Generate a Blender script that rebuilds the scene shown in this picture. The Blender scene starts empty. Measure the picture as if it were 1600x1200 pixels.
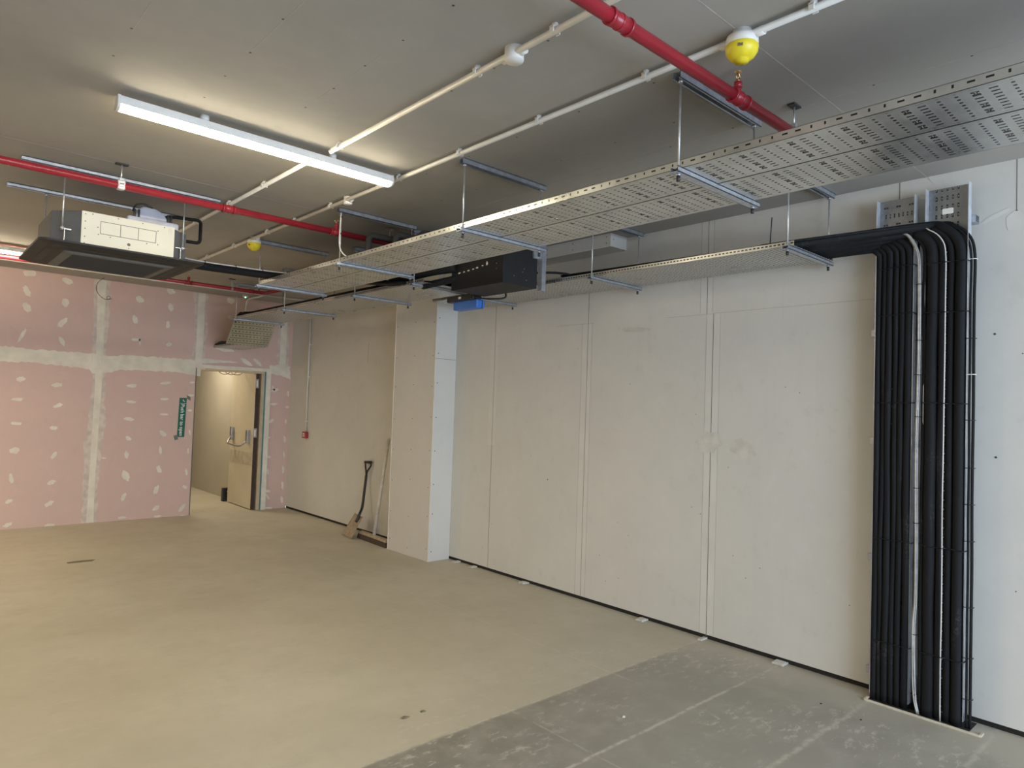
import bpy, math, random
from mathutils import Vector, Matrix
random.seed(7)
R = math.radians
SC = bpy.context.scene
COL = SC.collection

# ---------------------------------------------------------------- camera
F_PX = 1059.22
YAW, PITCH, ROLL = 0.738285, 0.033402, 0.033791
EYE = Vector((0.0, 0.0, 1.58))
fw = Vector((math.sin(YAW)*math.cos(PITCH), math.cos(YAW)*math.cos(PITCH), math.sin(PITCH)))
rt0 = Vector((math.cos(YAW), -math.sin(YAW), 0.0)); up0 = rt0.cross(fw)
rt = rt0*math.cos(ROLL) + up0*math.sin(ROLL)
up = -rt0*math.sin(ROLL) + up0*math.cos(ROLL)
cam_d = bpy.data.cameras.new('camera'); cam = bpy.data.objects.new('camera', cam_d); COL.objects.link(cam)
cam_d.sensor_width = 36.0; cam_d.lens = F_PX*36.0/1600.0; cam_d.clip_start = 0.05; cam_d.clip_end = 60
m3 = Matrix((rt, up, -fw)).transposed()
cam.matrix_world = Matrix.Translation(EYE) @ m3.to_4x4()
SC.camera = cam

# ---------------------------------------------------------------- light
SC.view_settings.view_transform = 'Standard'
SC.view_settings.look = 'None'
SC.view_settings.gamma = 1.0
SC.view_settings.use_curve_mapping = False
SC.view_settings.exposure = 1.48
world = bpy.data.worlds.new('daylight'); SC.world = world; world.use_nodes = True
bgn = world.node_tree.nodes['Background']; bgn.inputs[0].default_value = (0.62, 0.78, 1.0, 1); bgn.inputs[1].default_value = 1.2
WARM = (1.0, 0.88, 0.64)
LAMP_STRENGTH = 27.0
def area(name, loc, rot, sx, sy, energy, color):
    l = bpy.data.lights.new(name, 'AREA'); l.shape = 'RECTANGLE'; l.size = sx; l.size_y = sy
    l.energy = energy; l.color = color
    o = bpy.data.objects.new(name, l); o.location = loc; o.rotation_euler = rot; COL.objects.link(o)
    return o
# daylight through the shopfront opening behind the camera (wall_front)
area('daylight_opening', (1.6, -3.5, 1.45), (R(90), 0, 0), 4.6, 2.3, 85, (0.66, 0.80, 1.0))
# lamp of the corridor behind the far door
area('corridor_lamp', (3.1, 11.0, 2.6), (0, 0, 0), 0.9, 0.12, 11, (1.0, 0.90, 0.70))

CEIL, WR, WB = 2.965, 4.285, 9.52

# ---------------------------------------------------------------- materials
MATS = {}
class NT:
    def __init__(s, name):
        s.m = bpy.data.materials.new(name); s.m.use_nodes = True
        s.t = s.m.node_tree; s.t.nodes.clear()
        s.out = s.n('ShaderNodeOutputMaterial'); s.b = s.n('ShaderNodeBsdfPrincipled')
        s.t.links.new(s.b.outputs[0], s.out.inputs[0])
    def n(s, k): return s.t.nodes.new(k)
    def L(s, a, b): s.t.links.new(a, b)
    def mth(s, op, a, b=None, c=None, clamp=False):
        q = s.n('ShaderNodeMath'); q.operation = op; q.use_clamp = clamp
        for i, v in enumerate((a, b, c)):
            if v is None: continue
            if isinstance(v, (int, float)): q.inputs[i].default_value = v
            else: s.L(v, q.inputs[i])
        return q.outputs[0]
    def xyz(s):
        c = s.n('ShaderNodeTexCoord'); q = s.n('ShaderNodeSeparateXYZ'); s.L(c.outputs['Object'], q.inputs[0])
        s.co = c.outputs['Object']
        return q.outputs[0], q.outputs[1], q.outputs[2]
    def noise(s, scale, detail=4, rough=0.55, vec=None, stretch=None, off=0):
        if vec is None:
            c = s.n('ShaderNodeTexCoord'); vec = c.outputs['Object']
        mp = s.n('ShaderNodeMapping'); s.L(vec, mp.inputs[0])
        if stretch: mp.inputs['Scale'].default_value = stretch
        mp.inputs['Location'].default_value = (off, off*.7, off*.3)
        q = s.n('ShaderNodeTexNoise'); s.L(mp.outputs[0], q.inputs['Vector'])
        q.inputs['Scale'].default_value = scale; q.inputs['Detail'].default_value = detail
        q.inputs['Roughness'].default_value = rough
        return q.outputs['Fac']
    def ramp(s, f, lo, hi, a=0.0, b=1.0):
        q = s.n('ShaderNodeMapRange'); q.interpolation_type = 'SMOOTHSTEP'
        s.L(f, q.inputs[0])
        for i, v in zip((1, 2, 3, 4), (lo, hi, a, b)): q.inputs[i].default_value = v
        return q.outputs[0]
    def mix(s, f, a, b):
        q = s.n('ShaderNodeMix'); q.data_type = 'RGBA'
        if isinstance(f, (int, float)): q.inputs[0].default_value = f
        else: s.L(f, q.inputs[0])
        for i, v in ((6, a), (7, b)):
            if isinstance(v, tuple): q.inputs[i].default_value = (*v[:3], 1)
            else: s.L(v, q.inputs[i])
        return q.outputs[2]
    def col(s, c):
        if isinstance(c, tuple): s.b.inputs['Base Color'].default_value = (*c[:3], 1)
        else: s.L(c, s.b.inputs['Base Color'])
    def rough(s, v):
        if isinstance(v, (int, float)): s.b.inputs['Roughness'].default_value = v
        else: s.L(v, s.b.inputs['Roughness'])
    def metal(s, v): s.b.inputs['Metallic'].default_value = v
    def bump(s, h, strength=0.2, dist=0.002):
        q = s.n('ShaderNodeBump'); q.inputs['Strength'].default_value = strength
        q.inputs['Distance'].default_value = dist; s.L(h, q.inputs['Height']); s.L(q.outputs[0], s.b.inputs['Normal'])
    def alpha(s, a): s.L(a, s.b.inputs['Alpha'])

def plain(name, c, rough=0.6, metal=0.0, var=0.12, scale=12, bump=0.0, bscale=80):
    t = NT(name)
    n = t.noise(scale)
    t.col(t.mix(t.ramp(n, .3, .7), tuple(max(0, v*(1-var)) for v in c), tuple(min(1, v*(1+var)) for v in c)))
    t.rough(rough); t.metal(metal)
    if bump: t.bump(t.noise(bscale, 2), bump)
    MATS[name] = t.m; return t.m

def board(name, c, c2, streak=0.06):
    t = NT(name)
    a = t.noise(1.3, 5, .6); b = t.noise(9, 4, .6, off=3); s = t.noise(30, 2, .5, stretch=(1, 1, .06), off=5)
    k = t.mix(t.ramp(a, .35, .68), c, c2)
    k = t.mix(t.ramp(b, .5, .8, 0, .22), k, tuple(v*1.18 for v in c))
    k = t.mix(t.ramp(b, .28, .42, .22, 0), k, tuple(v*.82 for v in c))
    k = t.mix(t.ramp(s, .55, .75, 0, streak), k, tuple(v*.8 for v in c))
    t.col(k); t.rough(.85); t.bump(t.noise(220, 2), .06, .001)
    MATS[name] = t.m; return t.m

M = {}
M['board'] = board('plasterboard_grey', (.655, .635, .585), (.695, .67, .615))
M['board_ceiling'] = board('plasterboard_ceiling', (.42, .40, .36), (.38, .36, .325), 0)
M['pink'] = board('plasterboard_pink', (.71, .51, .45), (.68, .495, .44))
M['filler'] = plain('joint_filler', (.80, .74, .63), .9, var=.08, scale=6)
M['filler_thin'] = plain('joint_filler_thin', (.68, .58, .51), .9, var=.12, scale=14)
M['tape'] = plain('taped_joint', (.70, .675, .625), .85, var=.03, scale=5)
M['line'] = plain('joint_line', (.17, .155, .135), .9)
M['line_soft'] = plain('joint_line_soft', (.48, .455, .415), .9)
M['screw'] = plain('screw_head', (.09, .085, .08), .5, .4)
M['smudge'] = plain('wall_smudge', (.65, .62, .56), .9, var=.1, scale=10)
M['gap'] = plain('dark_gap', (.02, .018, .015), .95)
M['corr'] = plain('corridor_paint', (.50, .45, .36), .85, var=.04, scale=2)
M['white'] = plain('white_plastic', (.80, .78, .74), .4, var=.03)
M['conduit'] = plain('white_conduit', (.74, .72, .67), .4, var=.04)
M['lampbody'] = plain('lamp_body', (.82, .82, .80), .35, var=.02)
M['red'] = plain('red_pipe_paint', (.34, .022, .034), .28, var=.10, scale=6)
M['darkred'] = plain('red_plastic', (.40, .03, .03), .4)
M['brass'] = plain('brass', (.75, .5, .25), .3, 1.0)
M['zinc'] = plain('zinc_steel', (.50, .53, .58), .42, .75, var=.12, scale=30)
M['rod'] = plain('threaded_steel', (.66, .67, .68), .35, .7, var=.1, scale=60)
M['bolt'] = plain('dark_bolt', (.03, .03, .03), .5)
M['yellow'] = plain('yellow_cap', (.86, .70, .03), .4, var=.06)
M['acgrey'] = plain('ac_foam_grey', (.145, .145, .145), .8, var=.06)
M['acwhite'] = plain('ac_cover_board', (.80, .76, .62), .5, var=.03, scale=5)
M['acblack'] = plain('ac_panel_black', (.028, .026, .026), .7, var=.05)
M['grille'] = plain('ac_grille_black', (.018, .018, .018), .6)
M['blackmetal'] = plain('black_casing', (.010, .010, .011), .7, var=.15, scale=20)
M['blue'] = plain('blue_plastic', (.05, .19, .62), .4, var=.04)
M['wood'] = plain('pale_timber', (.60, .48, .32), .7, var=.06, scale=8)
M['door'] = plain('door_leaf_cream', (.66, .58, .43), .6, var=.04, scale=3)
M['dooredge'] = plain('door_edge_brown', (.055, .03, .024), .6, var=.1)
M['steel'] = plain('satin_steel', (.42, .41, .40), .35, .8)
M['bluetape'] = plain('blue_tape', (.10, .28, .36), .7)
M['green'] = plain('sign_green', (.0, .13, .075), .4, var=.05)
M['signwhite'] = plain('sign_white', (.85, .85, .80), .5, var=.02)
M['greytape'] = plain('grey_tape', (.16, .17, .16), .5)
M['broomhandle'] = plain('broom_handle', (.70, .66, .58), .6, var=.12, scale=20)
M['bristle'] = plain('dark_bristle', (.08, .055, .035), .95, var=.4, scale=90, bump=.6, bscale=200)
M['dustwood'] = plain('dusty_wood', (.45, .36, .25), .85, var=.2, scale=30)
M['shovel'] = plain('dusty_blade', (.38, .29, .20), .8, var=.2, scale=20)
M['black'] = plain('black_plastic', (.018, .018, .018), .4, var=.1)
M['packer'] = plain('white_packer', (.66, .63, .57), .8, var=.15, scale=30)
M['mud'] = plain('dried_mud', (.19, .16, .10), .95, var=.3, scale=60)
M['seal'] = plain('cream_seal', (.62, .56, .44), .8, var=.1)
M['wire'] = plain('dark_wire', (.06, .05, .045), .6)
M['clear'] = plain('milky_plastic', (.62, .62, .68), .25, var=.12, scale=6)
M['silver'] = plain('silver_cable', (.52, .50, .47), .45, .35, var=.15, scale=30)
M['tie'] = plain('tie_black', (.006, .006, .006), .4)
M['kick'] = plain('worn_band', (.54, .475, .35), .6)

def insul():
    t = NT('black_foam_insulation')
    d = t.noise(6, 6, .7, stretch=(1, 1, .35)); e = t.noise(70, 3, .6)
    f = t.mth('MULTIPLY', t.ramp(d, .55, .72), t.ramp(e, .42, .66))
    t.col(t.mix(t.mth('MULTIPLY', f, .6), (.0115, .012, .0135), (.11, .105, .10)))
    t.rough(.70); t.b.inputs['Specular IOR Level'].default_value = .22; t.bump(t.noise(14, 3, stretch=(1, 1, .5)), .35, .006)
    return t.m
M['foam'] = insul()
M['foamgrey'] = plain('grey_foam_insulation', (.05, .05, .05), .8, var=.12, scale=12)

def floor_mat():
    t = NT('concrete_floor'); x, y, z = t.xyz()
    big = t.noise(.9, 5, .6); med = t.noise(6, 6, .65, off=2); fine = t.noise(60, 4, .6, off=4)
    base = t.mix(t.ramp(big, .35, .68), (.50, .445, .335), (.565, .51, .395))
    base = t.mix(t.ramp(med, .50, .75, 0, .35), base, (.45, .405, .31))
    wob = t.mth('MULTIPLY', t.mth('SUBTRACT', t.noise(5, 3, .6, off=9), .5), .03)
    yy = t.mth('ADD', y, wob)
    # bare grey concrete past the swept dusty part
    wall_fade = t.ramp(t.mth('ADD', x, t.mth('MULTIPLY', t.mth('SUBTRACT', t.noise(3, 3, off=6), .5), .7)), 3.65, 4.2, 1, 0.25)
    g = t.mth('MULTIPLY', t.ramp(yy, 2.59, 2.63, 1, 0), wall_fade)
    grey = t.mix(t.ramp(med, .35, .7), (.215, .20, .165), (.30, .28, .235))
    base = t.mix(t.mth('MULTIPLY', g, .93), base, grey)
    # transition beige with distance towards y 4
    base = t.mix(t.ramp(t.mth('ADD', yy, t.mth('MULTIPLY', x, -1.1)), .6, -1.6, 0, .42), base, (.44, .41, .345))
    # dusty slab joints
    def joint(pos, w, k, axis):
        d = t.mth('ABSOLUTE', t.mth('SUBTRACT', axis, pos))
        return t.mth('MULTIPLY', t.ramp(d, 0, w, k, 0), t.ramp(t.noise(16, 3, off=pos), .32, .6))
    jo = joint(2.04, .018, .75, yy)
    jo = t.mth('MAXIMUM', jo, joint(1.47, .026, .6, yy))
    jo = t.mth('MAXIMUM', jo, joint(2.615, .012, .65, yy))
    jo = t.mth('MAXIMUM', jo, joint(0.90, .02, .5, yy))
    jo = t.mth('MAXIMUM', jo, t.mth('MULTIPLY', joint(3.75, .01, .22, yy), 1))
    jo = t.mth('MAXIMUM', jo, t.mth('MULTIPLY', joint(3.27, .012, .5, x), t.ramp(y, 2.3, 2.6, 0, 1)))
    jo = t.mth('MAXIMUM', jo, t.mth('MULTIPLY', joint(2.45, .010, .35, x), t.ramp(y, 2.6, 4.6, 1, 0)))
    base = t.mix(jo, base, (.60, .56, .46))
    # scuffs of plaster dust
    sc = t.noise(11, 7, .75, stretch=(1, 2.0, 1), off=11)
    sm = t.mth('MULTIPLY', t.ramp(sc, .53, .64), t.ramp(t.noise(1.6, 2, off=13), .38, .62))
    near = t.ramp(y, 3.2, 2.4, .35, .95)
    base = t.mix(t.mth('MULTIPLY', t.mth('MULTIPLY', sm, near), .62), base, (.62, .585, .50))
    dk = t.mth('MULTIPLY', t.ramp(fine, .62, .8), .25)
    base = t.mix(dk, base, (.27, .24, .18))
    t.col(base); t.rough(t.ramp(med, .3, .7, .62, .85)); t.bump(t.noise(90, 4), .12, .002)
    return t.m
M['floor'] = floor_mat()

def perf(name, kind, width, c=(.50, .51, .50), metal=.78, rough=.33):
    """galvanised sheet with punched slots; local x across, y along"""
    t = NT(name); x, y, z = t.xyz()
    n = t.noise(3, 4, .6); n2 = t.noise(60, 2, off=3)
    k = t.mix(t.ramp(n, .3, .7), tuple(v*.86 for v in c), tuple(v*1.10 for v in c))
    k = t.mix(t.ramp(n2, .5, .7, 0, .15), k, (.7, .71, .72))
    t.rough(t.ramp(n, .3, .7, rough-.07, rough+.08))
    def cell(v, p):   # signed distance from cell centre
        return t.mth('ABSOLUTE', t.mth('MULTIPLY', t.mth('SUBTRACT', t.mth('FRACT', t.mth('DIVIDE', v, p)), .5), p))
    def idx(v, p, n): return t.mth('FLOORED_MODULO', t.mth('FLOOR', t.mth('DIVIDE', v, p)), n)
    S = [1.0]
    def inside(v, h): return t.mth('LESS_THAN', v, h*S[0])
    def AND(*a):
        r = a[0]
        for q in a[1:]: r = t.mth('MULTIPLY', r, q)
        return r
    def OR(*a):
        r = a[0]
        for q in a[1:]: r = t.mth('MAXIMUM', r, q)
        return r
    res = []
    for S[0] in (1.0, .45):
        margin = AND(t.mth('GREATER_THAN', x, .016), t.mth('LESS_THAN', x, width-.016))
        if kind == 'wide':
            cx, cy = cell(x, .0262), cell(y, .0475); i = idx(y, .0475, 4)
            slotrow = t.mth('GREATER_THAN', i, 1.5)
            dot = AND(inside(t.mth('SQRT', t.mth('ADD', t.mth('MULTIPLY', cx, cx), t.mth('MULTIPLY', cy, cy))), .0056), t.mth('SUBTRACT', 1, slotrow))
            slot = AND(inside(cx, .0042), inside(cy, .0115), slotrow)
            h = OR(dot, slot)
            i3 = t.mth('GREATER_THAN', i, 2.5)
            for bx in (.05, .155, .21):
                d = t.mth('ABSOLUTE', t.mth('SUBTRACT', x, bx))
                h = OR(h, AND(inside(d, .016), inside(cy, .0055), i3), AND(inside(t.mth('ABSOLUTE', t.mth('SUBTRACT', d, .008)), .004), inside(cy, .011), i3))
            h = AND(h, margin)
        elif kind == 'fine':
            cy = cell(y, .05); i2 = cell(t.mth('ADD', y, .025), .05)
            cx = cell(x, .13); dx = cell(t.mth('ADD', x, t.mth('MULTIPLY', idx(t.mth('ADD', y, .025), .05, 2), .0165)), .033)
            h = AND(OR(AND(inside(cy, .0032), inside(cx, .058)), AND(inside(i2, .0062), inside(dx, .0068))), margin)
        elif kind == 'dense':
            cx, cy = cell(x, .0165), cell(y, .034); i = idx(y, .034, 2)
            dx = cell(t.mth('ADD', x, t.mth('MULTIPLY', idx(y, .068, 2), .022)), .044)
            h = AND(OR(AND(inside(cx, .0042), inside(cy, .0062), t.mth('LESS_THAN', i, .5)), AND(inside(dx, .009), inside(cy, .0062), t.mth('GREATER_THAN', i, .5))), margin)
        elif kind == 'riser':
            cx, cy = cell(x, .0225), cell(y, .05); i = idx(y, .05, 2)
            dx = cell(x, .066)
            h = AND(OR(AND(inside(cx, .0032), inside(cy, .0115), t.mth('LESS_THAN', i, .5)), AND(inside(dx, .0115), inside(cy, .0045), t.mth('GREATER_THAN', i, .5))), margin)
        elif kind == 'riser2':
            cx, cy = cell(x, .0262), cell(y, .05)
            h = AND(inside(cx, .0042), inside(cy, .0115), t.mth('LESS_THAN', x, width-.045), t.mth('GREATER_THAN', x, .02))
        elif kind == 'flange':
            cy = cell(y, .0475); i = idx(y, .0475, 4); s = t.mth('GREATER_THAN', i, 1.5)
            dz = t.mth('ABSOLUTE', t.mth('SUBTRACT', z, .020))
            h = OR(AND(inside(cy, .0105), inside(dz, .0033), s), AND(inside(cy, .0034), inside(dz, .0055), t.mth('SUBTRACT', 1, s)))
        elif kind == 'flange_fine':
            cy = cell(y, .025); dz = t.mth('ABSOLUTE', t.mth('SUBTRACT', z, .016))
            h = AND(inside(cy, .0075), inside(dz, .0040))
        res.append(h)
    t.col(t.mix(res[0], k, (.012, .012, .012))); t.L(t.mth('MULTIPLY', t.mth('SUBTRACT', 1, res[0]), metal), t.b.inputs['Metallic'])  # near-black inside the holes paints in the shade behind the sheet
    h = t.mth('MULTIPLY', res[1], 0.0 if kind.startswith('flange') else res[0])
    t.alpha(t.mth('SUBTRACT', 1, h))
    return t.m

def lamp_mat():
    t = NT('lamp_diffuser'); t.col((.9, .9, .85))
    t.b.inputs['Emission Color'].default_value = (*WARM, 1); t.b.inputs['Emission Strength'].default_value = LAMP_STRENGTH
    return t.m
M['lamp'] = lamp_mat()
def led_mat():
    t = NT('green_led'); t.col((.1, .5, .35))
    t.b.inputs['Emission Color'].default_value = (.2, 1, .6, 1); t.b.inputs['Emission Strength'].default_value = 3
    return t.m
M['led'] = led_mat()

# ---------------------------------------------------------------- mesh builder
class MB:
    def __init__(s): s.v = []; s.f = []; s.mi = []; s.cur = 0; s.sm = []; s.smooth = False
    def _add(s, vs, fs):
        o = len(s.v); s.v += [Vector(p) for p in vs]
        for f in fs: s.f.append(tuple(i+o for i in f)); s.mi.append(s.cur); s.sm.append(s.smooth)
        return s
    def mat(s, i): s.cur = i; return s
    def box(s, x0, x1, y0, y1, z0, z1):
        return s._add([(x, y, z) for x in (x0, x1) for y in (y0, y1) for z in (z0, z1)],
                      [(0, 1, 3, 2), (4, 6, 7, 5), (0, 4, 5, 1), (2, 3, 7, 6), (0, 2, 6, 4), (1, 5, 7, 3)])
    def obox(s, c, ax, ay, az):
        c = Vector(c); ax, ay, az = Vector(ax), Vector(ay), Vector(az)
        return s._add([c+i*ax+j*ay+k*az for i in (-1, 1) for j in (-1, 1) for k in (-1, 1)],
                      [(0, 1, 3, 2), (4, 6, 7, 5), (0, 4, 5, 1), (2, 3, 7, 6), (0, 2, 6, 4), (1, 5, 7, 3)])
    def prism(s, poly, d):
        d = Vector(d); n = len(poly); P = [Vector(p) for p in poly]
        return s._add(P+[p+d for p in P], [tuple(range(n))[::-1], tuple(range(n, 2*n))] + [(i, (i+1) % n, n+(i+1) % n, n+i) for i in range(n)])
    def poly(s, pts): return s._add(pts, [tuple(range(len(pts)))])
    def tube(s, path, r, n=12, caps=True, smooth=True):
        P = [Vector(p) for p in path]; rr = r if isinstance(r, (list, tuple)) else [r]*len(P)
        t0 = (P[1]-P[0]).normalized(); a = Vector((0, 0, 1)) if abs(t0.z) < .9 else Vector((1, 0, 0))
        u = t0.cross(a).normalized(); vs = []
        for i, p in enumerate(P):
            t = (P[min(i+1, len(P)-1)]-P[max(i-1, 0)]).normalized()
            u = (u-t*u.dot(t)).normalized(); w = t.cross(u)
            for k in range(n):
                an = 2*math.pi*k/n; vs.append(p+(u*math.cos(an)+w*math.sin(an))*rr[i])
        fs = []
        for i in range(len(P)-1):
            for k in range(n): fs.append((i*n+k, i*n+(k+1) % n, (i+1)*n+(k+1) % n, (i+1)*n+k))
        old = s.smooth; s.smooth = smooth; s._add(vs, fs); o = len(s.v)-len(vs); s.smooth = old
        if caps:
            s.f.append(tuple(o+k for k in range(n))[::-1]); s.f.append(tuple(o+(len(P)-1)*n+k for k in range(n)))
            s.mi += [s.cur]*2; s.sm += [False]*2
        return s
    def cyl(s, a, b, r, n=16, r2=None): return s.tube([a, b], [r, r if r2 is None else r2], n)
    def lathe(s, prof, c, axis=(0, 0, 1), n=24):
        c = Vector(c); ax = Vector(axis).normalized()
        return s.tube([c+ax*(h+i*1e-6) for i, (r, h) in enumerate(prof)], [max(r, 1e-4) for r, h in prof], n) if False else s._lathe(prof, c, ax, n)
    def _lathe(s, prof, c, ax, n):
        a = Vector((1, 0, 0)) if abs(ax.x) < .9 else Vector((0, 1, 0)); u = ax.cross(a).normalized(); w = ax.cross(u)
        vs = [c+ax*h+(u*math.cos(2*math.pi*k/n)+w*math.sin(2*math.pi*k/n))*max(r, 1e-4) for r, h in prof for k in range(n)]
        m = len(prof); fs = [(i*n+k, i*n+(k+1) % n, (i+1)*n+(k+1) % n, (i+1)*n+k) for i in range(m-1) for k in range(n)]
        fs += [tuple(range(n))[::-1], tuple((m-1)*n+k for k in range(n))]
        old = s.smooth; s.smooth = True; s._add(vs, fs); s.smooth = old; s.sm[-1] = s.sm[-2] = False
        return s
    def build(s, name, mats, parent=None, bevel=0, loc=None):
        if not isinstance(mats, (list, tuple)): mats = [mats]
        if loc is None:
            if parent is not None:
                loc = Vector((0, 0, 0)); p = parent
                while p is not None: loc = loc + Vector(p.location); p = p.parent
            else:
                xs = [p.x for p in s.v]; ys = [p.y for p in s.v]; zs = [p.z for p in s.v]
                loc = Vector(((min(xs)+max(xs))/2, (min(ys)+max(ys))/2, min(zs)))
        loc = Vector(loc)
        me = bpy.data.meshes.new(name); me.from_pydata([tuple(p-loc) for p in s.v], [], s.f)
        for m in mats: me.materials.append(m if not isinstance(m, str) else M[m])
        me.polygons.foreach_set('material_index', s.mi); me.polygons.foreach_set('use_smooth', s.sm)
        me.update()
        import bmesh
        bm = bmesh.new(); bm.from_mesh(me); bmesh.ops.recalc_face_normals(bm, faces=bm.faces); bm.to_mesh(me); bm.free()
        o = bpy.data.objects.new(name, me); COL.objects.link(o)
        if parent is not None: o.parent = parent
        else: o.location = loc
        if bevel:
            b = o.modifiers.new('bevel', 'BEVEL'); b.width = bevel; b.segments = 2; b.limit_method = 'ANGLE'; b.angle_limit = R(40)
        return o

def tag(o, label, cat, group=None, kind=None):
    o['label'] = label; o['category'] = cat
    if group: o['group'] = group
    if kind: o['kind'] = kind
    return o
def struct(o, label=None):
    o['kind'] = 'structure'
    if label: o['label'] = label
    return o
def thing(name, loc, label, cat, group=None):
    o = bpy.data.objects.new(name, None); o.location = loc; o.empty_display_size = .1; COL.objects.link(o)
    return tag(o, label, cat, group)
def copy_tree(o, parent=None):
    c = o.copy(); COL.objects.link(c)
    if parent is not None: c.parent = parent
    for ch in [x for x in bpy.data.objects if x.parent == o]: copy_tree(ch, c)
    return c
def catmull(P, k=8):
    P = [Vector(p) for p in P]; Q = [P[0]*2-P[1]]+P+[P[-1]*2-P[-2]]; out = []
    for i in range(1, len(Q)-2):
        for j in range(k):
            t = j/k; a, b, c, d = Q[i-1], Q[i], Q[i+1], Q[i+2]
            out.append(.5*((2*b)+(-a+c)*t+(2*a-5*b+4*c-d)*t*t+(-a+3*b-3*c+d)*t**3))
    return out+[P[-1]]
def rounded(P, r, k=6):
    """polyline with rounded corners"""
    P = [Vector(p) for p in P]; out = [P[0]]
    for i in range(1, len(P)-1):
        a = (P[i-1]-P[i]); b = (P[i+1]-P[i]); q = min(r, a.length*.49, b.length*.49)
        A = P[i]+a.normalized()*q; B = P[i]+b.normalized()*q
        for j in range(k+1):
            t = j/k; out.append(A*(1-t)**2+P[i]*2*t*(1-t)+B*t*t)
    return out+[P[-1]]
ORD = ['topmost', 'second', 'third', 'fourth', 'fifth', 'sixth', 'seventh', 'eighth', 'ninth', 'tenth', 'eleventh', 'twelfth']

# ================================================================ the setting
def dots(mb, pts, r=.006, ax='x', n=8):
    for p in pts:
        q = []
        for k in range(n):
            a = 2*math.pi*k/n; c, s = r*math.cos(a), r*math.sin(a)
            q.append((p[0], p[1]+c, p[2]+s) if ax == 'x' else (p[0]+c, p[1], p[2]+s) if ax == 'y' else (p[0]+c, p[1]+s, p[2]))
        mb.poly(q)
XL, YF = -7.4, -3.6      # left wall and the street-side wall behind the camera

b = MB().box(XL-.1, 4.45, YF-.1, 14.1, -.12, 0)
struct(b.build('floor', 'floor', loc=(0, 0, 0)))

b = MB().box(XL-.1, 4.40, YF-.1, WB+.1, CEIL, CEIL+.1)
b.mat(1)
z = CEIL-.0006
for y in (1.26, 4.62, -1.2): b.box(XL, 4.28, y-.0022, y+.0022, z, CEIL)
for x, y0, y1 in ((2.945, -3, 4.6), (.15, 1.26, 4.6), (2.945, 4.62, 9.5)): b.box(x-.0015, x+.0015, y0, y1, z, CEIL)
b.mat(2)
for (x, y0, y1, st) in ((.607, 2.0, 3.2, .29), (.99, 1.8, 3.3, .30), (1.376, 1.6, 3.1, .29), (1.757, 1.5, 2.6, .3), (2.3, 1.7, 4.4, .42), (2.69, 1.5, 4.4, .37), (2.945, .4, 2.3, .33), (.2, 1.5, 4.4, .45), (-.2, 2, 5, .5), (2.945, 5, 7.5, .5), (1.95, .5, 1.25, .3)):
    y = y0
    while y < y1:
        dots(b, [(x+random.uniform(-.008, .008), y+random.uniform(-.02, .02), z-.0004)], .0055, 'z', 7); y += st
b.mat(3)
for x, y0, y1 in ((.607, 2.1, 2.9), (.99, 2.0, 2.75), (1.376, 2.35, 2.95), (1.757, 2.1, 2.5), (2.69, 1.9, 2.9)): b.box(x-.0012, x+.0012, y0, y1, z, CEIL)
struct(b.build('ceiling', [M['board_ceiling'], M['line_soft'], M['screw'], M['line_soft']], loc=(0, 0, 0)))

# right wall: upright boards hung clear of the floor
b = MB().box(WR, WR+.03, YF, WB, .030, CEIL)
b.mat(1); X = WR-.0006
TAPE = [(2.60, .031, 2.29), (3.79, .031, 2.29), (4.98, 1.2, 2.29)]
for y, z0, z1 in TAPE: b.box(X, WR, y-.055, y+.055, z0, z1)
b.box(X, WR, 2.66-.05, 2.66+.05, 2.29, CEIL)
b.mat(2); X2 = WR-.0012
for y, z0, z1, w in ((2.60, .02, 2.29, .0022), (3.78, .02, 2.62, .0016), (4.97, .02, 2.6, .0016), (2.655, 2.29, CEIL, .0020), (1.40, 2.3, CEIL, .002), (.84, 2.66, CEIL, .0015), (7.35, 2.05, 2.30, .0010)):
    b.box(X2, WR, y-w, y+w, z0, z1)
b.mat(3)
for y, z0, z1 in ((2.60-.055, .031, 2.29), (2.60+.055, .031, 2.29), (3.79+.055, .031, 2.3), (3.79-.055, .031, 2.3), (2.71, 2.3, CEIL), (2.61, 2.3, CEIL)):
    b.box(X2+.0003, WR, y-.0015, y+.0015, z0, z1)
for y0, y1, zz in ((2.60, 3.00, 2.29), (3.72, 4.15, 2.30), (-1, .70, 2.28), (1.52, 2.6, 2.293)): b.box(X2, WR, y0, y1, zz-.0012, zz+.0012)
b.mat(4)
sm = []
for k in range(46):
    sm.append((X2-.0002, random.uniform(.6, 8.8), random.uniform(.15, 2.2)))
dots(b, sm, .0035, 'x', 6)
dots(b, [(X2-.0002, .92, 1.40), (X2-.0002, .93, 2.05), (X2-.0002, .84, 2.69), (X2-.0002, 4.2, .95)], .006, 'x')
b.mat(5)     # filler marks near the top right
def blob(mb, c, u, v, rnd, n=16, f=None):
    P = []
    for k in range(n):
        a = 2*math.pi*k/n; s = 1+rnd.uniform(-.22, .2)
        P.append(f(c, u, v, math.cos(a)*s, math.sin(a)*s))
    mb.poly(P)
fx = lambda c, u, v, p, q: (X2-.0004, c[0]+u[0]*p+v[0]*q, c[1]+u[1]*p+v[1]*q)
rn = random.Random(3)
for c, u, v in (((.84, 2.64), (.05, 0), (0, .05)), ((.93, 2.68), (.07, -.03), (.004, .012)), ((3.2, 2.56), (.05, .02), (0, .015)), ((1.23, 2.945), (.02, .02), (.008, -.01))):
    blob(b, c, u, v, rn, 14, fx)
b.mat(6)     # old scuffs
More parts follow.
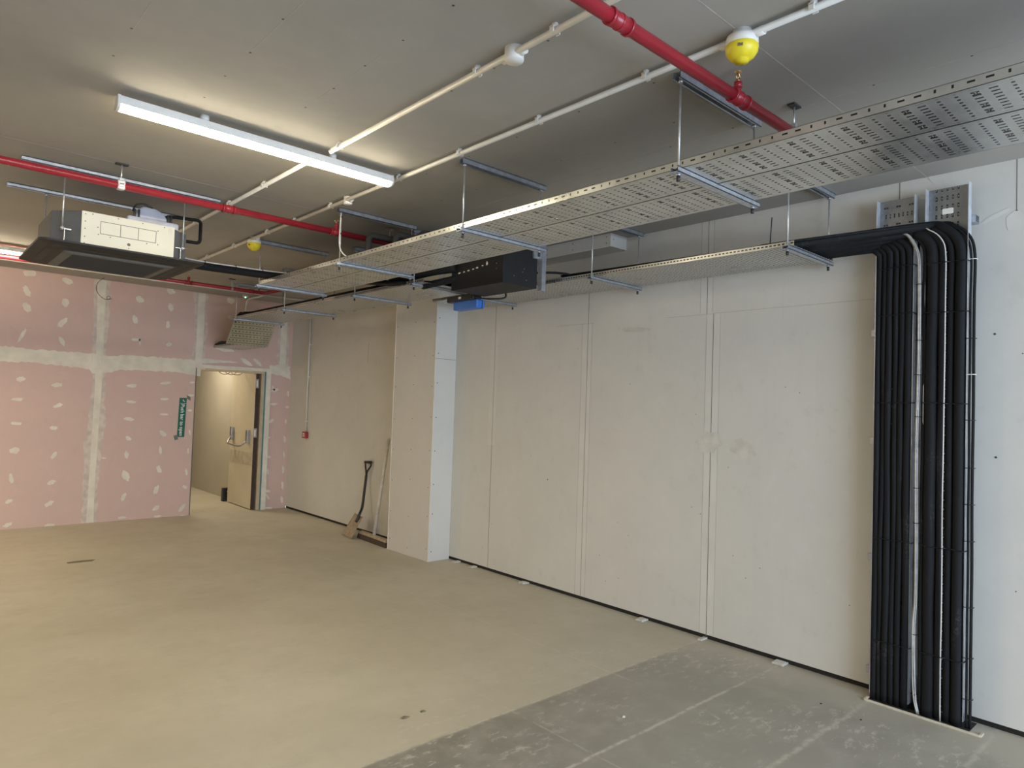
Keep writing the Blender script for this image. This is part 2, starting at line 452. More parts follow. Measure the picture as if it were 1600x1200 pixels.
for c, u, v in (((2.35, 1.35), (.09, 0), (0, .07)), ((2.62, 1.37), (.10, 0), (0, .08)), ((3.3, 2.22), (.16, .01), (0, .02))):
    blob(b, c, u, v, rn, 18, fx)
b.mat(7); b.box(4.325, 4.40, YF, WB, 0, .12); b.box(4.294, 4.33, YF, WB, .0005, .0295)  # black strip stands in for the shade in the gap under the boards
struct(b.build('wall_right', [M['board'], M['tape'], M['line'], M['line_soft'], M['screw'], M['tape'], M['smudge'], M['gap']], loc=(0, 0, 0)))

b = MB().box(4.02, WR-.001, 5.58, 6.33, 0, CEIL)
b.mat(1)
b.box(4.0165, 4.0205, 5.5775, 5.583, 0, CEIL); b.box(4.0165, 4.0205, 6.325, 6.333, 0, CEIL)
b.mat(2)
dots(b, [(4.0192, y, z) for y in (5.62, 5.95, 6.29) for z in [.1+.33*i+random.uniform(-.03, .03) for i in range(8)]], .006)
dots(b, [(x, 5.579, z) for x in (4.055,) for z in [.12+.33*i+random.uniform(-.03, .03) for i in range(8)]], .006, 'y')
b.box(4.02, 4.285, 5.5785, 5.58, 2.04, 2.043)
struct(b.build('wall_column', [M['board'], M['filler'], M['screw']], loc=(0, 0, 0)))

b = MB().box(4.085, WR-.001, 3.40, 5.58, 2.862, CEIL)
b.mat(1); b.box(4.081, 4.087, 3.397, 5.58, 2.858, 2.866)
b.mat(2); dots(b, [(4.0835, y, z) for y in (3.44, 3.8, 4.1, 4.5, 4.9) for z in (2.89, 2.94)], .005)
dots(b, [(4.12, 3.399, 2.92)], .005, 'y')
struct(b.build('trim_1', [M['board'], M['filler'], M['screw']], loc=(0, 0, 0)))

# back wall: pink board with filled joints
BLOBS = [[1.093, 2.929, 0.063, 0.003, -0.001, -0.035], [1.464, 2.895, 0.059, -0.01, -0.006, -0.036], [1.074, 2.72, 0.035, -0.052, -0.022, -0.023], [1.083, 2.535, 0.035, -0.044, -0.023, -0.028], [1.452, 2.633, 0.011, -0.055, -0.033, -0.011], [1.434, 2.396, 0.046, 0.053, 0.02, -0.024], [1.053, 2.208, 0.038, 0.086, 0.014, -0.009], [1.437, 2.174, 0.028, -0.049, -0.02, -0.016], [2.245, 2.781, 0.044, -0.034, -0.02, -0.031], [2.6, 2.931, 0.05, -0.012, -0.009, -0.034], [2.61, 2.722, 0.007, -0.052, -0.031, -0.007], [2.203, 2.519, 0.024, -0.05, -0.024, -0.016], [2.589, 2.491, 0.006, -0.049, -0.023, -0.005], [2.226, 2.263, 0.06, 0.002, 0.0, -0.018], [2.271, 2.24, 0.006, -0.045, -0.011, -0.002], [2.609, 2.236, 0.035, 0.017, 0.009, -0.023], [1.068, 1.705, 0.043, 0.002, 0.001, -0.027], [1.417, 1.655, 0.052, 0.011, 0.005, -0.028], [1.043, 1.474, 0.051, 0.002, 0.001, -0.019], [1.44, 1.413, 0.044, 0.021, 0.008, -0.021], [1.047, 1.197, 0.051, -0.003, 0.0, -0.019], [1.407, 1.149, 0.043, -0.002, 0.0, -0.023], [1.046, 0.891, 0.046, 0.009, 0.007, -0.035], [1.422, 0.825, 0.026, 0.038, 0.015, -0.015], [1.03, 0.571, 0.011, -0.057, -0.022, -0.004], [1.411, 0.511, 0.044, 0.017, 0.008, -0.024], [1.02, 0.317, 0.035, 0.013, 0.007, -0.021], [1.4, 0.26, 0.044, 0.022, 0.01, -0.024], [1.022, 0.052, 0.043, 0.016, 0.007, -0.021], [1.416, 0.01, 0.051, 0.004, 0.003, -0.02], [2.202, 1.683, 0.057, 0.006, 0.002, -0.024], [2.595, 1.735, 0.063, 0.007, 0.002, -0.019], [2.206, 1.478, 0.06, -0.004, -0.001, -0.018], [2.591, 1.527, 0.055, -0.0, 0.0, -0.016], [2.194, 1.264, 0.054, -0.008, -0.002, -0.024], [2.594, 1.328, 0.055, -0.003, -0.0, -0.015], [2.592, 1.08, 0.036, -0.037, -0.021, -0.024], [2.198, 1.02, 0.029, -0.018, -0.01, -0.021], [2.186, 0.817, 0.006, -0.045, -0.027, -0.002], [2.573, 0.863, 0.004, -0.053, -0.017, -0.0], [2.19, 0.556, 0.032, -0.059, -0.036, -0.022], [2.568, 0.617, 0.019, -0.05, -0.026, -0.01], [2.178, 0.294, 0.022, 0.049, 0.019, -0.012], [2.549, 0.362, 0.026, 0.052, 0.023, -0.015], [2.557, 0.125, 0.043, 0.03, 0.014, -0.021], [2.169, 0.035, 0.047, 0.005, 0.004, -0.018], [2.573, 0.017, 0.045, 0.001, 0.002, -0.015], [1.938, 0.781, 0.028, -0.004, -0.0, -0.009], [2.918, 1.757, 0.03, 0.001, 0.001, -0.016], [2.911, 1.588, 0.039, 0.001, 0.001, -0.016], [2.906, 1.387, 0.03, 0.001, 0.001, -0.016], [2.919, 1.095, 0.008, -0.038, -0.012, -0.002], [2.91, 0.848, 0.003, -0.038, -0.012, -0.0], [2.902, 0.573, 0.006, -0.047, -0.015, -0.001], [2.893, 0.374, 0.029, -0.019, -0.01, -0.019], [2.87, 0.102, 0.032, 0.049, 0.018, -0.014], [2.89, -0.0, 0.039, -0.003, 0.001, -0.013], [3.365, 2.909, 0.054, 0.007, 0.002, -0.043], [3.376, 2.678, 0.029, -0.021, -0.018, -0.026], [3.328, 2.225, 0.12, -0.007, -0.002, -0.025], [3.626, 2.076, 0.08, -0.049, -0.015, -0.024], [3.784, 2.087, 0.059, -0.052, -0.015, -0.017], [3.305, 2.063, 0.197, 0.003, -0.0, -0.015], [4.046, 1.701, 0.058, 0.013, 0.005, -0.022], [4.028, 1.732, 0.023, -0.035, -0.014, -0.009], [4.039, 1.501, 0.056, -0.001, -0.0, -0.016], [4.017, 1.259, 0.036, 0.031, 0.016, -0.017], [3.989, 1.019, 0.03, -0.0, 0.001, -0.013], [4.008, 0.743, 0.033, -0.001, 0.001, -0.016], [4.002, 0.529, 0.006, -0.045, -0.016, -0.001], [4.005, 0.258, 0.049, -0.003, 0.001, -0.022], [4.012, 0.178, 0.027, -0.043, -0.014, -0.007], [4.032, 0.017, 0.059, -0.004, 0.001, -0.016], [4.249, 1.66, 0.006, -0.042, -0.017, -0.002], [4.248, 1.464, 0.031, 0.001, 0.001, -0.016], [4.234, 1.252, 0.003, -0.039, -0.014, -0.001], [4.23, 0.991, 0.007, -0.049, -0.02, -0.002], [4.23, 0.764, 0.005, -0.055, -0.013, -0.0], [4.226, 0.553, 0.005, -0.059, -0.017, 0.0], [4.227, 0.326, 0.005, -0.065, -0.017, 0.0], [4.227, 0.116, 0.004, -0.049, -0.02, 0.001]]
BANDS = {'v1': [[1.739, 2.993], [1.74, 2.714], [1.744, 2.363], [1.762, 2.13], [1.776, 1.839], [1.76, 1.488], [1.748, 1.197], [1.724, 0.908], [1.732, 0.475], [1.742, -0.0], [1.894, -0.014], [1.896, 0.467], [1.914, 0.905], [1.939, 1.199], [1.912, 1.493], [1.908, 1.847], [1.907, 2.142], [1.915, 2.529], [1.911, 3.005]], 'v1i': [[1.769, 3.012], [1.785, 2.514], [1.795, 2.074], [1.802, 1.489], [1.798, 1.052], [1.793, 0.617], [1.788, -0.016], [1.864, -0.023], [1.859, 0.614], [1.864, 1.052], [1.874, 1.492], [1.872, 2.08], [1.871, 2.524], [1.868, 3.028]], 'h1': [[0.813, 2.072], [1.192, 2.054], [1.474, 2.055], [1.758, 2.057], [1.899, 2.038], [2.216, 2.062], [2.609, 2.061], [3.011, 2.052], [3.021, 1.849], [2.959, 1.856], [2.734, 1.881], [2.474, 1.881], [2.064, 1.871], [1.91, 1.817], [1.757, 1.808], [1.729, 1.865], [1.315, 1.895], [1.063, 1.9], [0.822, 1.894]], 'v2': [[2.885, 2.957], [2.9, 2.653], [2.928, 2.357], [2.884, 2.084], [2.891, 1.936], [3.091, 1.933], [3.067, 2.249], [3.078, 2.522], [3.062, 2.982]], 'v3': [[4.071, 2.737], [4.049, 2.494], [4.084, 2.303], [4.056, 2.203], [4.083, 2.049], [4.231, 2.059], [4.239, 2.315], [4.211, 2.477], [4.229, 2.755]], 'h2': [[3.947, 2.047], [4.095, 2.076], [4.258, 2.054], [4.281, 1.858], [4.221, 1.895], [4.102, 1.914], [3.985, 1.94]], 'h3': [[2.969, 2.09], [3.275, 2.082], [3.276, 2.046], [2.972, 2.013]]}
b = MB()
b.box(XL, 2.97, WB, WB+.10, 0, CEIL); b.box(3.97, WR, WB, WB+.10, 0, CEIL); b.box(2.97, 3.97, WB, WB+.10, 2.0, CEIL)
def ragged(pts, amp, step, rnd):
    out = []
    for i in range(len(pts)):
        a, c = pts[i], pts[(i+1) % len(pts)]; L = math.hypot(c[0]-a[0], c[1]-a[1]); n = max(1, int(L/step))
        nx, nz = (c[1]-a[1])/max(L, 1e-6), -(c[0]-a[0])/max(L, 1e-6)
        for k in range(n):
            t = k/n; d = rnd.uniform(-amp, amp)
            out.append((a[0]+(c[0]-a[0])*t+nx*d, min(2.962, max(.002, a[1]+(c[1]-a[1])*t+nz*d))))
    return out
rn = random.Random(11)
def lay(name, dy, amp, step):
    b.poly([(x, WB-dy, z) for x, z in ragged(BANDS[name], amp, step, rn)])
b.mat(2)
for nm in ('v1', 'v2', 'v3'): lay(nm, .0006, .012, .05)
b.mat(1)
lay('h1', .0010, .010, .03); lay('h2', .0010, .010, .03); lay('h3', .0008, .004, .05); lay('v1i', .0014, .002, .1)
def inner(x0, x1, z0, z1, dy): b.poly([(x0, WB-dy, z0), (x1, WB-dy, z0), (x1, WB-dy, z1), (x0, WB-dy, z1)])
inner(2.945, 3.035, 2.0, 2.96, .0014); inner(4.10, 4.195, 2.05, 2.95, .0014)
inner(-.55, -.44, .0, 2.96, .0014); inner(-1.75, -1.64, 0, 2.96, .0014)
b.poly([(x, WB-.0010, z) for x, z in ragged([(XL+.01, 2.06), (.83, 2.07), (.83, 1.89), (XL+.01, 1.88)], .01, .05, rn)])
fy = lambda c, u, v, p, q: (c[0]+u[0]*p+v[0]*q, WB-.0012, c[1]+u[1]*p+v[1]*q)
b.mat(1)
for (cx, cz, ux, uz, vx, vz) in BLOBS:
    blob(b, (cx, cz), (ux, uz), (vx, vz), rn, 16, fy)
for k in range(60):
    blob(b, (rn.uniform(-3.2, .75), rn.uniform(.1, 2.9)), (.04, 0), (0, .02), rn, 10, fy)
b.mat(3)
for x0, x1 in ((1.862, 1.865), (1.756, 1.759), (2.943, 2.946), (3.036, 3.039), (4.098, 4.101), (4.196, 4.199)):
    b.box(x0, x1, WB-.0018, WB, 2.06 if x0 > 1.9 else 1.95, 2.94)
struct(b.build('wall_back', [M['pink'], M['filler'], M['filler_thin'], M['smudge']], loc=(0, 0, 0)))

struct(MB().box(XL-.1, XL, YF, WB+.1, 0, CEIL).build('wall_left', 'board', loc=(0, 0, 0)))
b = MB(); b.box(XL, -.8, YF-.1, YF, 0, CEIL).box(4.0, 4.45, YF-.1, YF, 0, CEIL).box(-.8, 4.0, YF-.1, YF, 2.65, CEIL).box(-.8, 4.0, YF-.1, YF, 0, .25)
struct(b.build('wall_front', 'board', loc=(0, 0, 0)))
# corridor beyond the door
struct(MB().box(3.90, 4.0, WB+.1, 14, 0, 2.7).build('wall_corridor_right', 'corr', loc=(0, 0, 0)))
struct(MB().box(2.2, 2.3, WB+.1, 14, 0, 2.7).build('wall_corridor_left', 'corr', loc=(0, 0, 0)))
struct(MB().box(2.2, 4.0, 14, 14.1, 0, 2.7).build('wall_corridor_end', 'corr', loc=(0, 0, 0)))
struct(MB().box(2.2, 4.0, WB+.1, 14.1, 2.7, 2.8).build('ceiling_corridor', 'corr', loc=(0, 0, 0)))

# door in the back wall
d = bpy.data.objects.new('door_1', None); d.location = (3.8, WB, 0); COL.objects.link(d); struct(d, 'cream fire door standing open into the corridor')
b = MB(); b.box(3.78, 3.825, 9.545, 10.44, .012, 1.925); b.build('door_leaf', 'door', d, .002)
b = MB(); b.box(3.781, 3.826, 9.536, 9.545, .012, 1.925); b.build('door_edge', 'dooredge', d)
b = MB(); b.box(3.777, 3.7805, 9.56, 10.42, .62, .80); b.build('worn_band', 'kick', d)
for zz in (1.72, 1.02):
    MB().box(3.776, 3.822, 9.531, 9.537, zz, zz+.13).build('hinge', 'steel', d)
    MB().box(3.785, 3.803, 9.528, 9.532, zz+.02, zz+.11).build('hinge_label', 'signwhite', d)
pb = MB().box(3.735, 3.78, 9.66, 9.73, .93, 1.12).build('push_bar', 'steel', d, .006)
MB().box(3.735, 3.78, 10.28, 10.34, .95, 1.14).build('bar_bracket', 'steel', d, .006)
MB().tube(rounded([(3.74, 9.695, .96), (3.69, 9.72, .90), (3.67, 9.80, .885), (3.67, 10.25, .90), (3.74, 10.31, 1.0)], .05), .012, 10).build('bar', 'steel', d)
t1 = MB(); t1.box(3.907, 3.975, WB-.028, WB-.001, 0, 2.003).box(2.962, 3.907, WB-.028, WB-.001, 1.957, 2.003)
t1.mat(1).box(3.852, 3.969, WB+.004, WB+.12, 0, 1.955).box(2.977, 3.852, WB+.004, WB+.12, 1.925, 1.955)
t1.mat(2).box(3.897, 3.9065, WB-.026, WB+.003, 0, 1.956)
t1.mat(3).box(2.958, 2.9695, WB-.004, WB-.001, 0, 1.956)
struct(t1.build('trim_3', [M['filler'], M['wood'], M['bluetape'], M['line']], loc=(0, 0, 0)))

# ================================================================ lamps
def batten(x0, y, label, group=None):
    L = 1.45
    t = thing('batten_light', (x0+L/2, y, 2.865), label, 'ceiling light', group)
    x1 = x0+L
    pr = [(-.031, 2.935), (-.038, 2.893), (.038, 2.893), (.031, 2.935)]
    MB().prism([(x0, y+a, z) for a, z in pr], (L, 0, 0)).build('housing', 'lampbody', t, .003)
    dp = [(-.036*math.cos(a), 2.8935-.023*math.sin(a)) for a in [math.pi*i/12 for i in range(13)]]
    MB().prism([(x0+.012, y+a, z) for a, z in dp], (L-.024, 0, 0)).build('diffuser', 'lamp', t)
    for xe in (x0-.004, x1-.008): MB().prism([(xe, y+a*1.06, z) for a, z in [(-.031, 2.936)]+dp+[(.031, 2.936)]], (.012, 0, 0)).build('end_cap', 'white', t)
    for xs in (x0+.38, x1-.38): MB().cyl((xs, y, 2.934), (xs, y, CEIL), .022, 18).build('spacer', 'white', t)
    return t
batten(.69, 3.50, 'long white batten light, lit, nearest under the ceiling')
batten(-.51, 8.0, 'lit batten light behind the air conditioner, cut by the left edge', None)
batten(-.9, -2.0, 'lit batten light behind the viewpoint')
batten(-2.7, 3.50, 'lit batten light out of view on the left')
batten(-4.6, -1.0, 'added unseen batten light for evener brightness, behind and left')  # from here down: unseen battens added to brighten the room and far wall
batten(-2.6, 8.0, 'added unseen batten light to brighten the far wall, far left')
batten(-4.6, 8.0, 'added unseen batten light to brighten the far wall, beyond the far left one')
batten(-2.3, 5.8, 'added unseen batten light to brighten the far room, left of the air conditioner')
batten(-5.9, 3.5, 'added unseen batten light for evener brightness, farthest left')

# ================================================================ cable trays
_pm = {}
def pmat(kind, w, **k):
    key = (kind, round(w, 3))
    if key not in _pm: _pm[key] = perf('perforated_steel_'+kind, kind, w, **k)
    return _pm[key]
def tray(name, label, cat, mat, w, L, fh, kbed, kfl, group=None, c=(.60, .60, .575)):
    t = thing(name, (0, 0, 0), label, cat, group); t.matrix_world = mat
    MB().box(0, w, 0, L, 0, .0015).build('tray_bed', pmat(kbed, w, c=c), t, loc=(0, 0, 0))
    for x in (0, w-.0015):
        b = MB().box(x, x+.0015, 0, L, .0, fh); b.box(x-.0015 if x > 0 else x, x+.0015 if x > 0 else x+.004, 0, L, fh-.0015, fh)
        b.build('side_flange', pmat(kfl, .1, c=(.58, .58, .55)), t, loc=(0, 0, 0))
    return t
ZU = 2.572
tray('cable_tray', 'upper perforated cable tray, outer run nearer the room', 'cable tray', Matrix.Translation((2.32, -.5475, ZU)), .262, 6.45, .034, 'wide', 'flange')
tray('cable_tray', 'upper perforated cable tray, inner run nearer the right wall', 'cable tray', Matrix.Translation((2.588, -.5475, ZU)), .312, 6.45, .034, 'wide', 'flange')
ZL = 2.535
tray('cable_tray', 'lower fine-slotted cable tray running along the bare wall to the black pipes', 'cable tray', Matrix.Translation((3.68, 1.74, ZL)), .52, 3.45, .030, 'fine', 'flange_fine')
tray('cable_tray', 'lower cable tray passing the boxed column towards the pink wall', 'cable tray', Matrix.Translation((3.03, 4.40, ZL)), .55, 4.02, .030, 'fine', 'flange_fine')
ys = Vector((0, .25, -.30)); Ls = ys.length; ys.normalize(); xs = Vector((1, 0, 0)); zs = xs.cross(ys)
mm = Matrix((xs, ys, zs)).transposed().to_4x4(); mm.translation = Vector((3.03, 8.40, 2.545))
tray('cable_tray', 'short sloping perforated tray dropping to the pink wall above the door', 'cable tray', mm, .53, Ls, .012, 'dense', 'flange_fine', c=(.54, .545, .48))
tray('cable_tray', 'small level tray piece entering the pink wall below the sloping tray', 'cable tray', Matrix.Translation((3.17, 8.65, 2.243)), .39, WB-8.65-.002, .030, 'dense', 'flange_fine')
mr = Matrix(((0, 0, -1, 0), (-1, 0, 0, 0), (0, 1, 0, 0), (0, 0, 0, 1)))
def riser(y, w, z0, z1, kind, label):
    m = mr.copy(); m.translation = Vector((4.215, y, z0))
    return tray('cable_tray', label, 'cable tray', m, w, z1-z0, .055, kind, 'flange_none', c=(.36, .365, .37))
_pm[('flange_none', .1)] = plain('bright_zinc_edge', (.72, .76, .82), .35, .5)
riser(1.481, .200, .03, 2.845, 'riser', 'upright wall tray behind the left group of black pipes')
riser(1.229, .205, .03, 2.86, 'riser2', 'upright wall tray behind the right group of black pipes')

# struts and rods that carry the trays
def channel(mb, x0, x1, y, z, up=1, w=.041, h=.021):
    t = .0025; zz = z if up > 0 else z+h
    mb.box(x0, x1, y-w/2, y+w/2, min(zz, zz+up*t), max(zz, zz+up*t))
    for s in (-1, 1):
        ya = y+s*w/2; mb.box(x0, x1, min(ya, ya-s*t), max(ya, ya-s*t), z, z+h)
        ze = z+h if up > 0 else z
        mb.box(x0, x1, min(ya, ya-s*.010), max(ya, ya-s*.010), min(ze, ze-up*t), max(ze, ze-up*t))
def hanger(x0, x1, y, zt, label, group, rods=None, drop=True, base=True):
    t = thing('tray_hanger', ((x0+x1)/2, y, zt-.02), label, 'tray support', group)
    b = MB(); channel(b, x0+.0, x1-.0, y, CEIL-.031, -1, h=.030); b.build('ceiling_strut', 'zinc', t)
    if base:
        b = MB(); channel(b, x0, x1, y, zt-.021, 1); b.build('cross_strut', 'zinc', t)
    for x in (rods or (x0+.03, x1-.03)):
        MB().cyl((x, y, zt-.032), (x, y, CEIL-.010), .0045, 10).build('threaded_rod', 'rod', t)
        for za, zb in ((zt-.029, zt-.021), (zt+.002, zt+.012), (CEIL-.038, CEIL-.024)): MB().cyl((x, y, za), (x, y, zb), .010, 6).build('nut', 'zinc', t)
        MB().cyl((x, y, zt-.052), (x, y, zt-.030), .008, 10).build('rod_cap', 'bolt', t)
    return t
gh = 'strut and rod supports of the upper trays'
for i, (y, lb) in enumerate(((1.585, 'strut and rod support of the upper trays beside the near red pipe'), (3.005, 'strut and rod support of the upper trays above the black casing'), (4.435, 'strut and rod support of the upper trays by the bent grey pipes'), (5.885, 'strut and rod support at the far end of the upper trays'))):
    hanger(2.29, 2.955, y, ZU, lb, gh)
gl = 'strut and rod supports of the lower trays'
for y, x0, x1, lb in ((1.775, 3.645, 4.245, 'strut and rod support where the black pipes leave the lower tray'), (3.225, 3.645, 4.245, 'strut and rod support of the lower tray near the boxing end'), (4.66, 3.645, 4.245, 'strut and rod support of the lower tray behind the blue box'),
                      (4.52, 2.99, 3.62, 'strut and rod support of the lower tray just left of the black casing'), (5.46, 2.99, 3.62, 'strut and rod support of the lower tray in front of the column'), (6.95, 2.99, 3.62, 'strut and rod support of the lower tray left of the column'), (8.33, 2.99, 3.62, 'strut and rod support at the head of the sloping tray')):
    hanger(x0, x1, y, ZL, lb, gl)
# riser brackets
for k, (zz, lb) in enumerate(((2.67, 'small wall strut behind the upright trays, highest, seen at their right edge'), (2.08, 'small wall strut behind the upright trays, second from top'), (1.45, 'small wall strut behind the upright trays, about mid height'), (.78, 'small wall strut behind the upright trays, second from floor'), (.14, 'small wall strut behind the upright trays, nearest the floor'))):
    b = MB(); y0, y1 = (1.005, 1.46) if k == 0 else (1.06, 1.520)
    b.box(4.2165, 4.2195, y0, y1, zz-.020, zz+.020).box(4.217, 4.284, y0, y1, zz-.0205, zz-.018).box(4.217, 4.284, y0, y1, zz+.018, zz+.0205).box(4.281, 4.284, y0, y1, zz-.02, zz+.02)
    tag(b.build('wall_strut', 'zinc'), lb, 'strut', 'struts behind the upright trays')

# ================================================================ black pipes on the wall and trays
def ywall(px): return 1.478-.00315*(px-1366)
PIPES = [(1371, .0160, 'L'), (1379.9, .0135, 'L'), (1389.4, .0185, 'L'), (1400, .0155, 'L'), (1410, .0165, 'L'), (1421, .0190, 'L'),
         (1445.5, .0120, 'R'), (1457.3, .0290, 'R'), (1471.5, .0165, 'R'), (1485.5, .0175, 'R'), (1499.5, .0255, 'R')]
rw = random.Random(5)
def riser_path(px, r, start, wob=.003, xc=4.170, lift=0):
    t = (px-1366)/155; Y = ywall(px); xs_ = 4.145-.40*t; zt = ZL+.004+r+lift
    zc = 2.548+.115*t**.7; Rb = .05+.14*t
    P = start(xs_, zt)
    P += [(xs_, 2.2, zt), (xs_, 1.92, zt+.004), (xs_*.6+4.168*.4, 1.92*.55+(Y+Rb)*.45, zt*.55+zc*.45), (xc-.003, Y+Rb, zc)]
    for a in (30, 60): P.append((xc-.003, Y+Rb*(1-math.sin(R(a))), zc-Rb*(1-math.cos(R(a)))))
    P.append((xc, Y, zc-Rb-.01))
    z = zc-Rb-.25
    while z > .15:
        P.append((xc+rw.uniform(-wob, wob), Y+rw.uniform(-wob, wob), z)); z -= .28
    P.append((xc, Y, .002))
    return P
SIDE = ['leftmost', 'second', 'third', 'fourth', 'fifth', 'rightmost']
nl = {'L': 0, 'R': 0}
for i, (px, r, g) in enumerate(PIPES):
    if i < 4:
        k = i
        def st(x, z, k=k, r=r):
            X = 3.075+.036*k; zz = ZL+.02+.03*(k % 2)+r
            return [(3.20+.03*k, WB-.004, 2.285+.01*k), (3.12+.03*k, 9.1, 2.275+r), (3.09+.03*k, 8.70, 2.285+r), (X, 8.40, ZL+.055), (X, 8.0, zz), (X, 6.5, zz), (X, 5.2, zz), (X+.05, 4.95, zz), (x*.5+X*.5, 4.70, zz), (x, 4.45, z), (x, 4.2, z), (x, 3.2, z)]
    else:
        k = i-4
        def st(x, z, k=k, r=r):
            X = 2.99+.045*k; zz = ZL+.006+r
            return [(X-.45, 5.85, ZU+.006+r), (X-.42, 5.55, ZU+.008+r), (X-.22, 5.30, ZU+.045+r), (X-.02, 5.08, zz+.04), (X, 4.85, zz+.01), (X+.06, 4.65, zz), (x*.6+X*.4, 4.45, zz+.01), (x, 4.30, z), (x, 4.1, z), (x, 3.2, z)]
    P = catmull(riser_path(px, r, st), 6)
    n = nl[g]; nl[g] += 1
    side = 'left' if g == 'L' else 'right'
    tot = 6 if g == 'L' else 5
    wd = 'leftmost' if n == 0 else 'rightmost' if n == tot-1 else SIDE[n]+' from left'
    fat = ', thick' if r > .024 else ''
    tag(MB().tube(P, r, 14).build('insulated_pipe', 'foam'), 'black insulated pipe down the wall, %s in the %s group%s' % (wd, side, fat), 'pipe', 'insulated pipes bending down the wall')
# two thin black cables at the right edge, a thin white one, the silver bundle
for px, r, x, lb in ((1513.7, .0062, 4.170, 'thin black cable on the right edge of the upright tray, the left one of two'), (1518.8, .0075, 4.172, 'thin black cable outermost at the right edge of the black pipes')):
    P = catmull(riser_path(px, r, lambda a, z: [(a, 3.6, z+.02)], .0015, x, .03), 6)
    tag(MB().tube(P, r, 10).build('cable', 'foam'), lb, 'cable')
P = catmull(riser_path(1478.6, .0032, lambda a, z: [(a, 3.6, z+.02)], .002, 4.143, .03), 6)
tag(MB().tube(P, .0032, 8).build('cable', 'conduit'), 'thin white cable between black pipes in the right group', 'cable')
tag(MB().tube([(4.190, ywall(1433), .003), (4.192, ywall(1432.4), 1.2), (4.190, ywall(1432.6), 2.62)], .0068, 10).build('cable', 'foam'), 'dark strand added as the shade in the gap between the two black pipe groups', 'cable')  # added dark strand, stands in for the shade between the pipe groups
for k, (dx, dy) in enumerate(((0, .0018), (.002, .0068), (.002, -.0048), (-.005, .001))):
    Y = ywall(1438)+dy; X = 4.150+dx
    P = [(4.02+dx, 1.62+dy, 2.645), (4.09+dx, 1.46+dy, 2.655), (4.13+dx, 1.33+dy, 2.625), (X-.003, Y+.035, 2.575), (X, Y+.006, 2.49), (X, Y, 2.36)]
    z = 2.1
    while z > .5: P.append((X, Y+.003*math.sin(z*5+1), z)); z -= .3
    P += [(X-.004, Y+.006*(1 if k % 2 else .5), .45), (X-.006, Y-.010+.003*k, .12), (X-.006, Y-.022, .003)]
    tag(MB().tube(catmull(P, 6), .0031, 8).build('cable', 'silver'), 'silver-grey cable in the slim bundle between the two black pipe groups', 'cable', 'slim silver cable bundle')

def tie_over(pts, label, mat='tie', r=.0026, grp='cable ties round the pipes'):
    tag(MB().tube(catmull(pts, 5), r, 6).build('cable_tie', mat), label, 'cable tie', grp)
for k, z in enumerate((2.435, 2.165, 1.675, .905, .335)):
    sl = -.03 if k < 2 else .0 if k == 2 else .0
    P = [(4.205, ywall(1364), z)]+[(4.168-r, ywall(px), z+(.012 if k < 2 else 0)*(px-1366)/60+rw.uniform(-.003, .003)) for px, r, g in PIPES[:6]]+[(4.152, ywall(1430), z+(.012 if k < 2 else 0)), (4.20, ywall(1431), z)]
    tie_over(P, 'black cable tie across the left group of pipes, %s' % ('lowest' if k == 4 else ORD[k]+(' from top' if k else '')))
    z2 = z-.0
    P = [(4.205, ywall(1438), z2)]+[(4.168-r, ywall(px), z2+rw.uniform(-.004, .004)) for px, r, g in PIPES[6:8]]+[(4.150, ywall(1471.5), z2), (4.137, ywall(1478.6), z2)]+[(4.168-r, ywall(px), z2+rw.uniform(-.004, .004)) for px, r, g in PIPES[9:]]+[(4.152, ywall(1510), z2), (4.20, ywall(1511), z2)]
    tie_over(P, 'black cable tie across the right group of pipes, %s' % ('lowest' if k == 4 else ORD[k]+(' from top' if k else '')))
for k, (z, m) in enumerate(((2.44, 'signwhite'), (2.02, 'tie'), (1.83, 'signwhite'), (1.59, 'tie'), (1.34, 'tie'), (1.15, 'tie'), (.96, 'tie'), (.62, 'tie'), (.36, 'tie'), (.15, 'tie'))):
    P = [(4.195, ywall(1509), z), (4.158, ywall(1509.5), z), (4.160, ywall(1514), z), (4.160, ywall(1519), z), (4.175, ywall(1522), z), (4.195, ywall(1521), z)]
    tie_over(P, '%s cable tie round the two thin cables at the right edge, %s' % ('white' if m == 'signwhite' else 'black', 'lowest' if k == 9 else ORD[k]+(' from top' if k else '')), m, .0022, 'cable ties round the thin black cables')
for k, z in enumerate((2.33, 2.02, 1.83, 1.60, 1.21, 1.02, .42, .10)):
    P = [(4.185, ywall(1433.5), z), (4.146, ywall(1434), z), (4.140, ywall(1438), z), (4.146, ywall(1441.5), z), (4.185, ywall(1442), z)]
    tie_over(P, 'small black cable tie on the silver cable bundle, %s' % ('lowest' if k == 7 else ORD[k]+(' from top' if k else '')), 'tie', .0020, 'cable ties on the silver bundle')
b = MB().box(4.098, 4.112, .935, 1.485, 0, .012).box(4.108, 4.16, .930, .944, 0, .010).box(4.108, 4.16, 1.478, 1.492, 0, .010)
fs = thing('floor_sleeve', (4.1, 1.2, 0), 'cream edged floor opening where the black pipes enter the floor', 'floor opening')
b.build('edge_strip', 'seal', fs, .003)
MB().box(4.112, 4.28, .99, 1.478, 0, .0015).build('dark_opening', 'gap', fs)
tag(MB().box(4.120, 4.124, 1.085, 1.135, 2.690, 2.720).build('paper_tag', 'signwhite'), 'small white paper tag stuck at the top of the black pipe bend', 'tag')
tag(MB().tube(catmull([(3.95, 2.02, 2.60), (3.952, 2.018, 2.68), (3.946, 2.008, 2.80)], 4), .0035, 8).build('cable_end', 'black'), 'thin black cable end sticking up from the lower tray', 'cable')

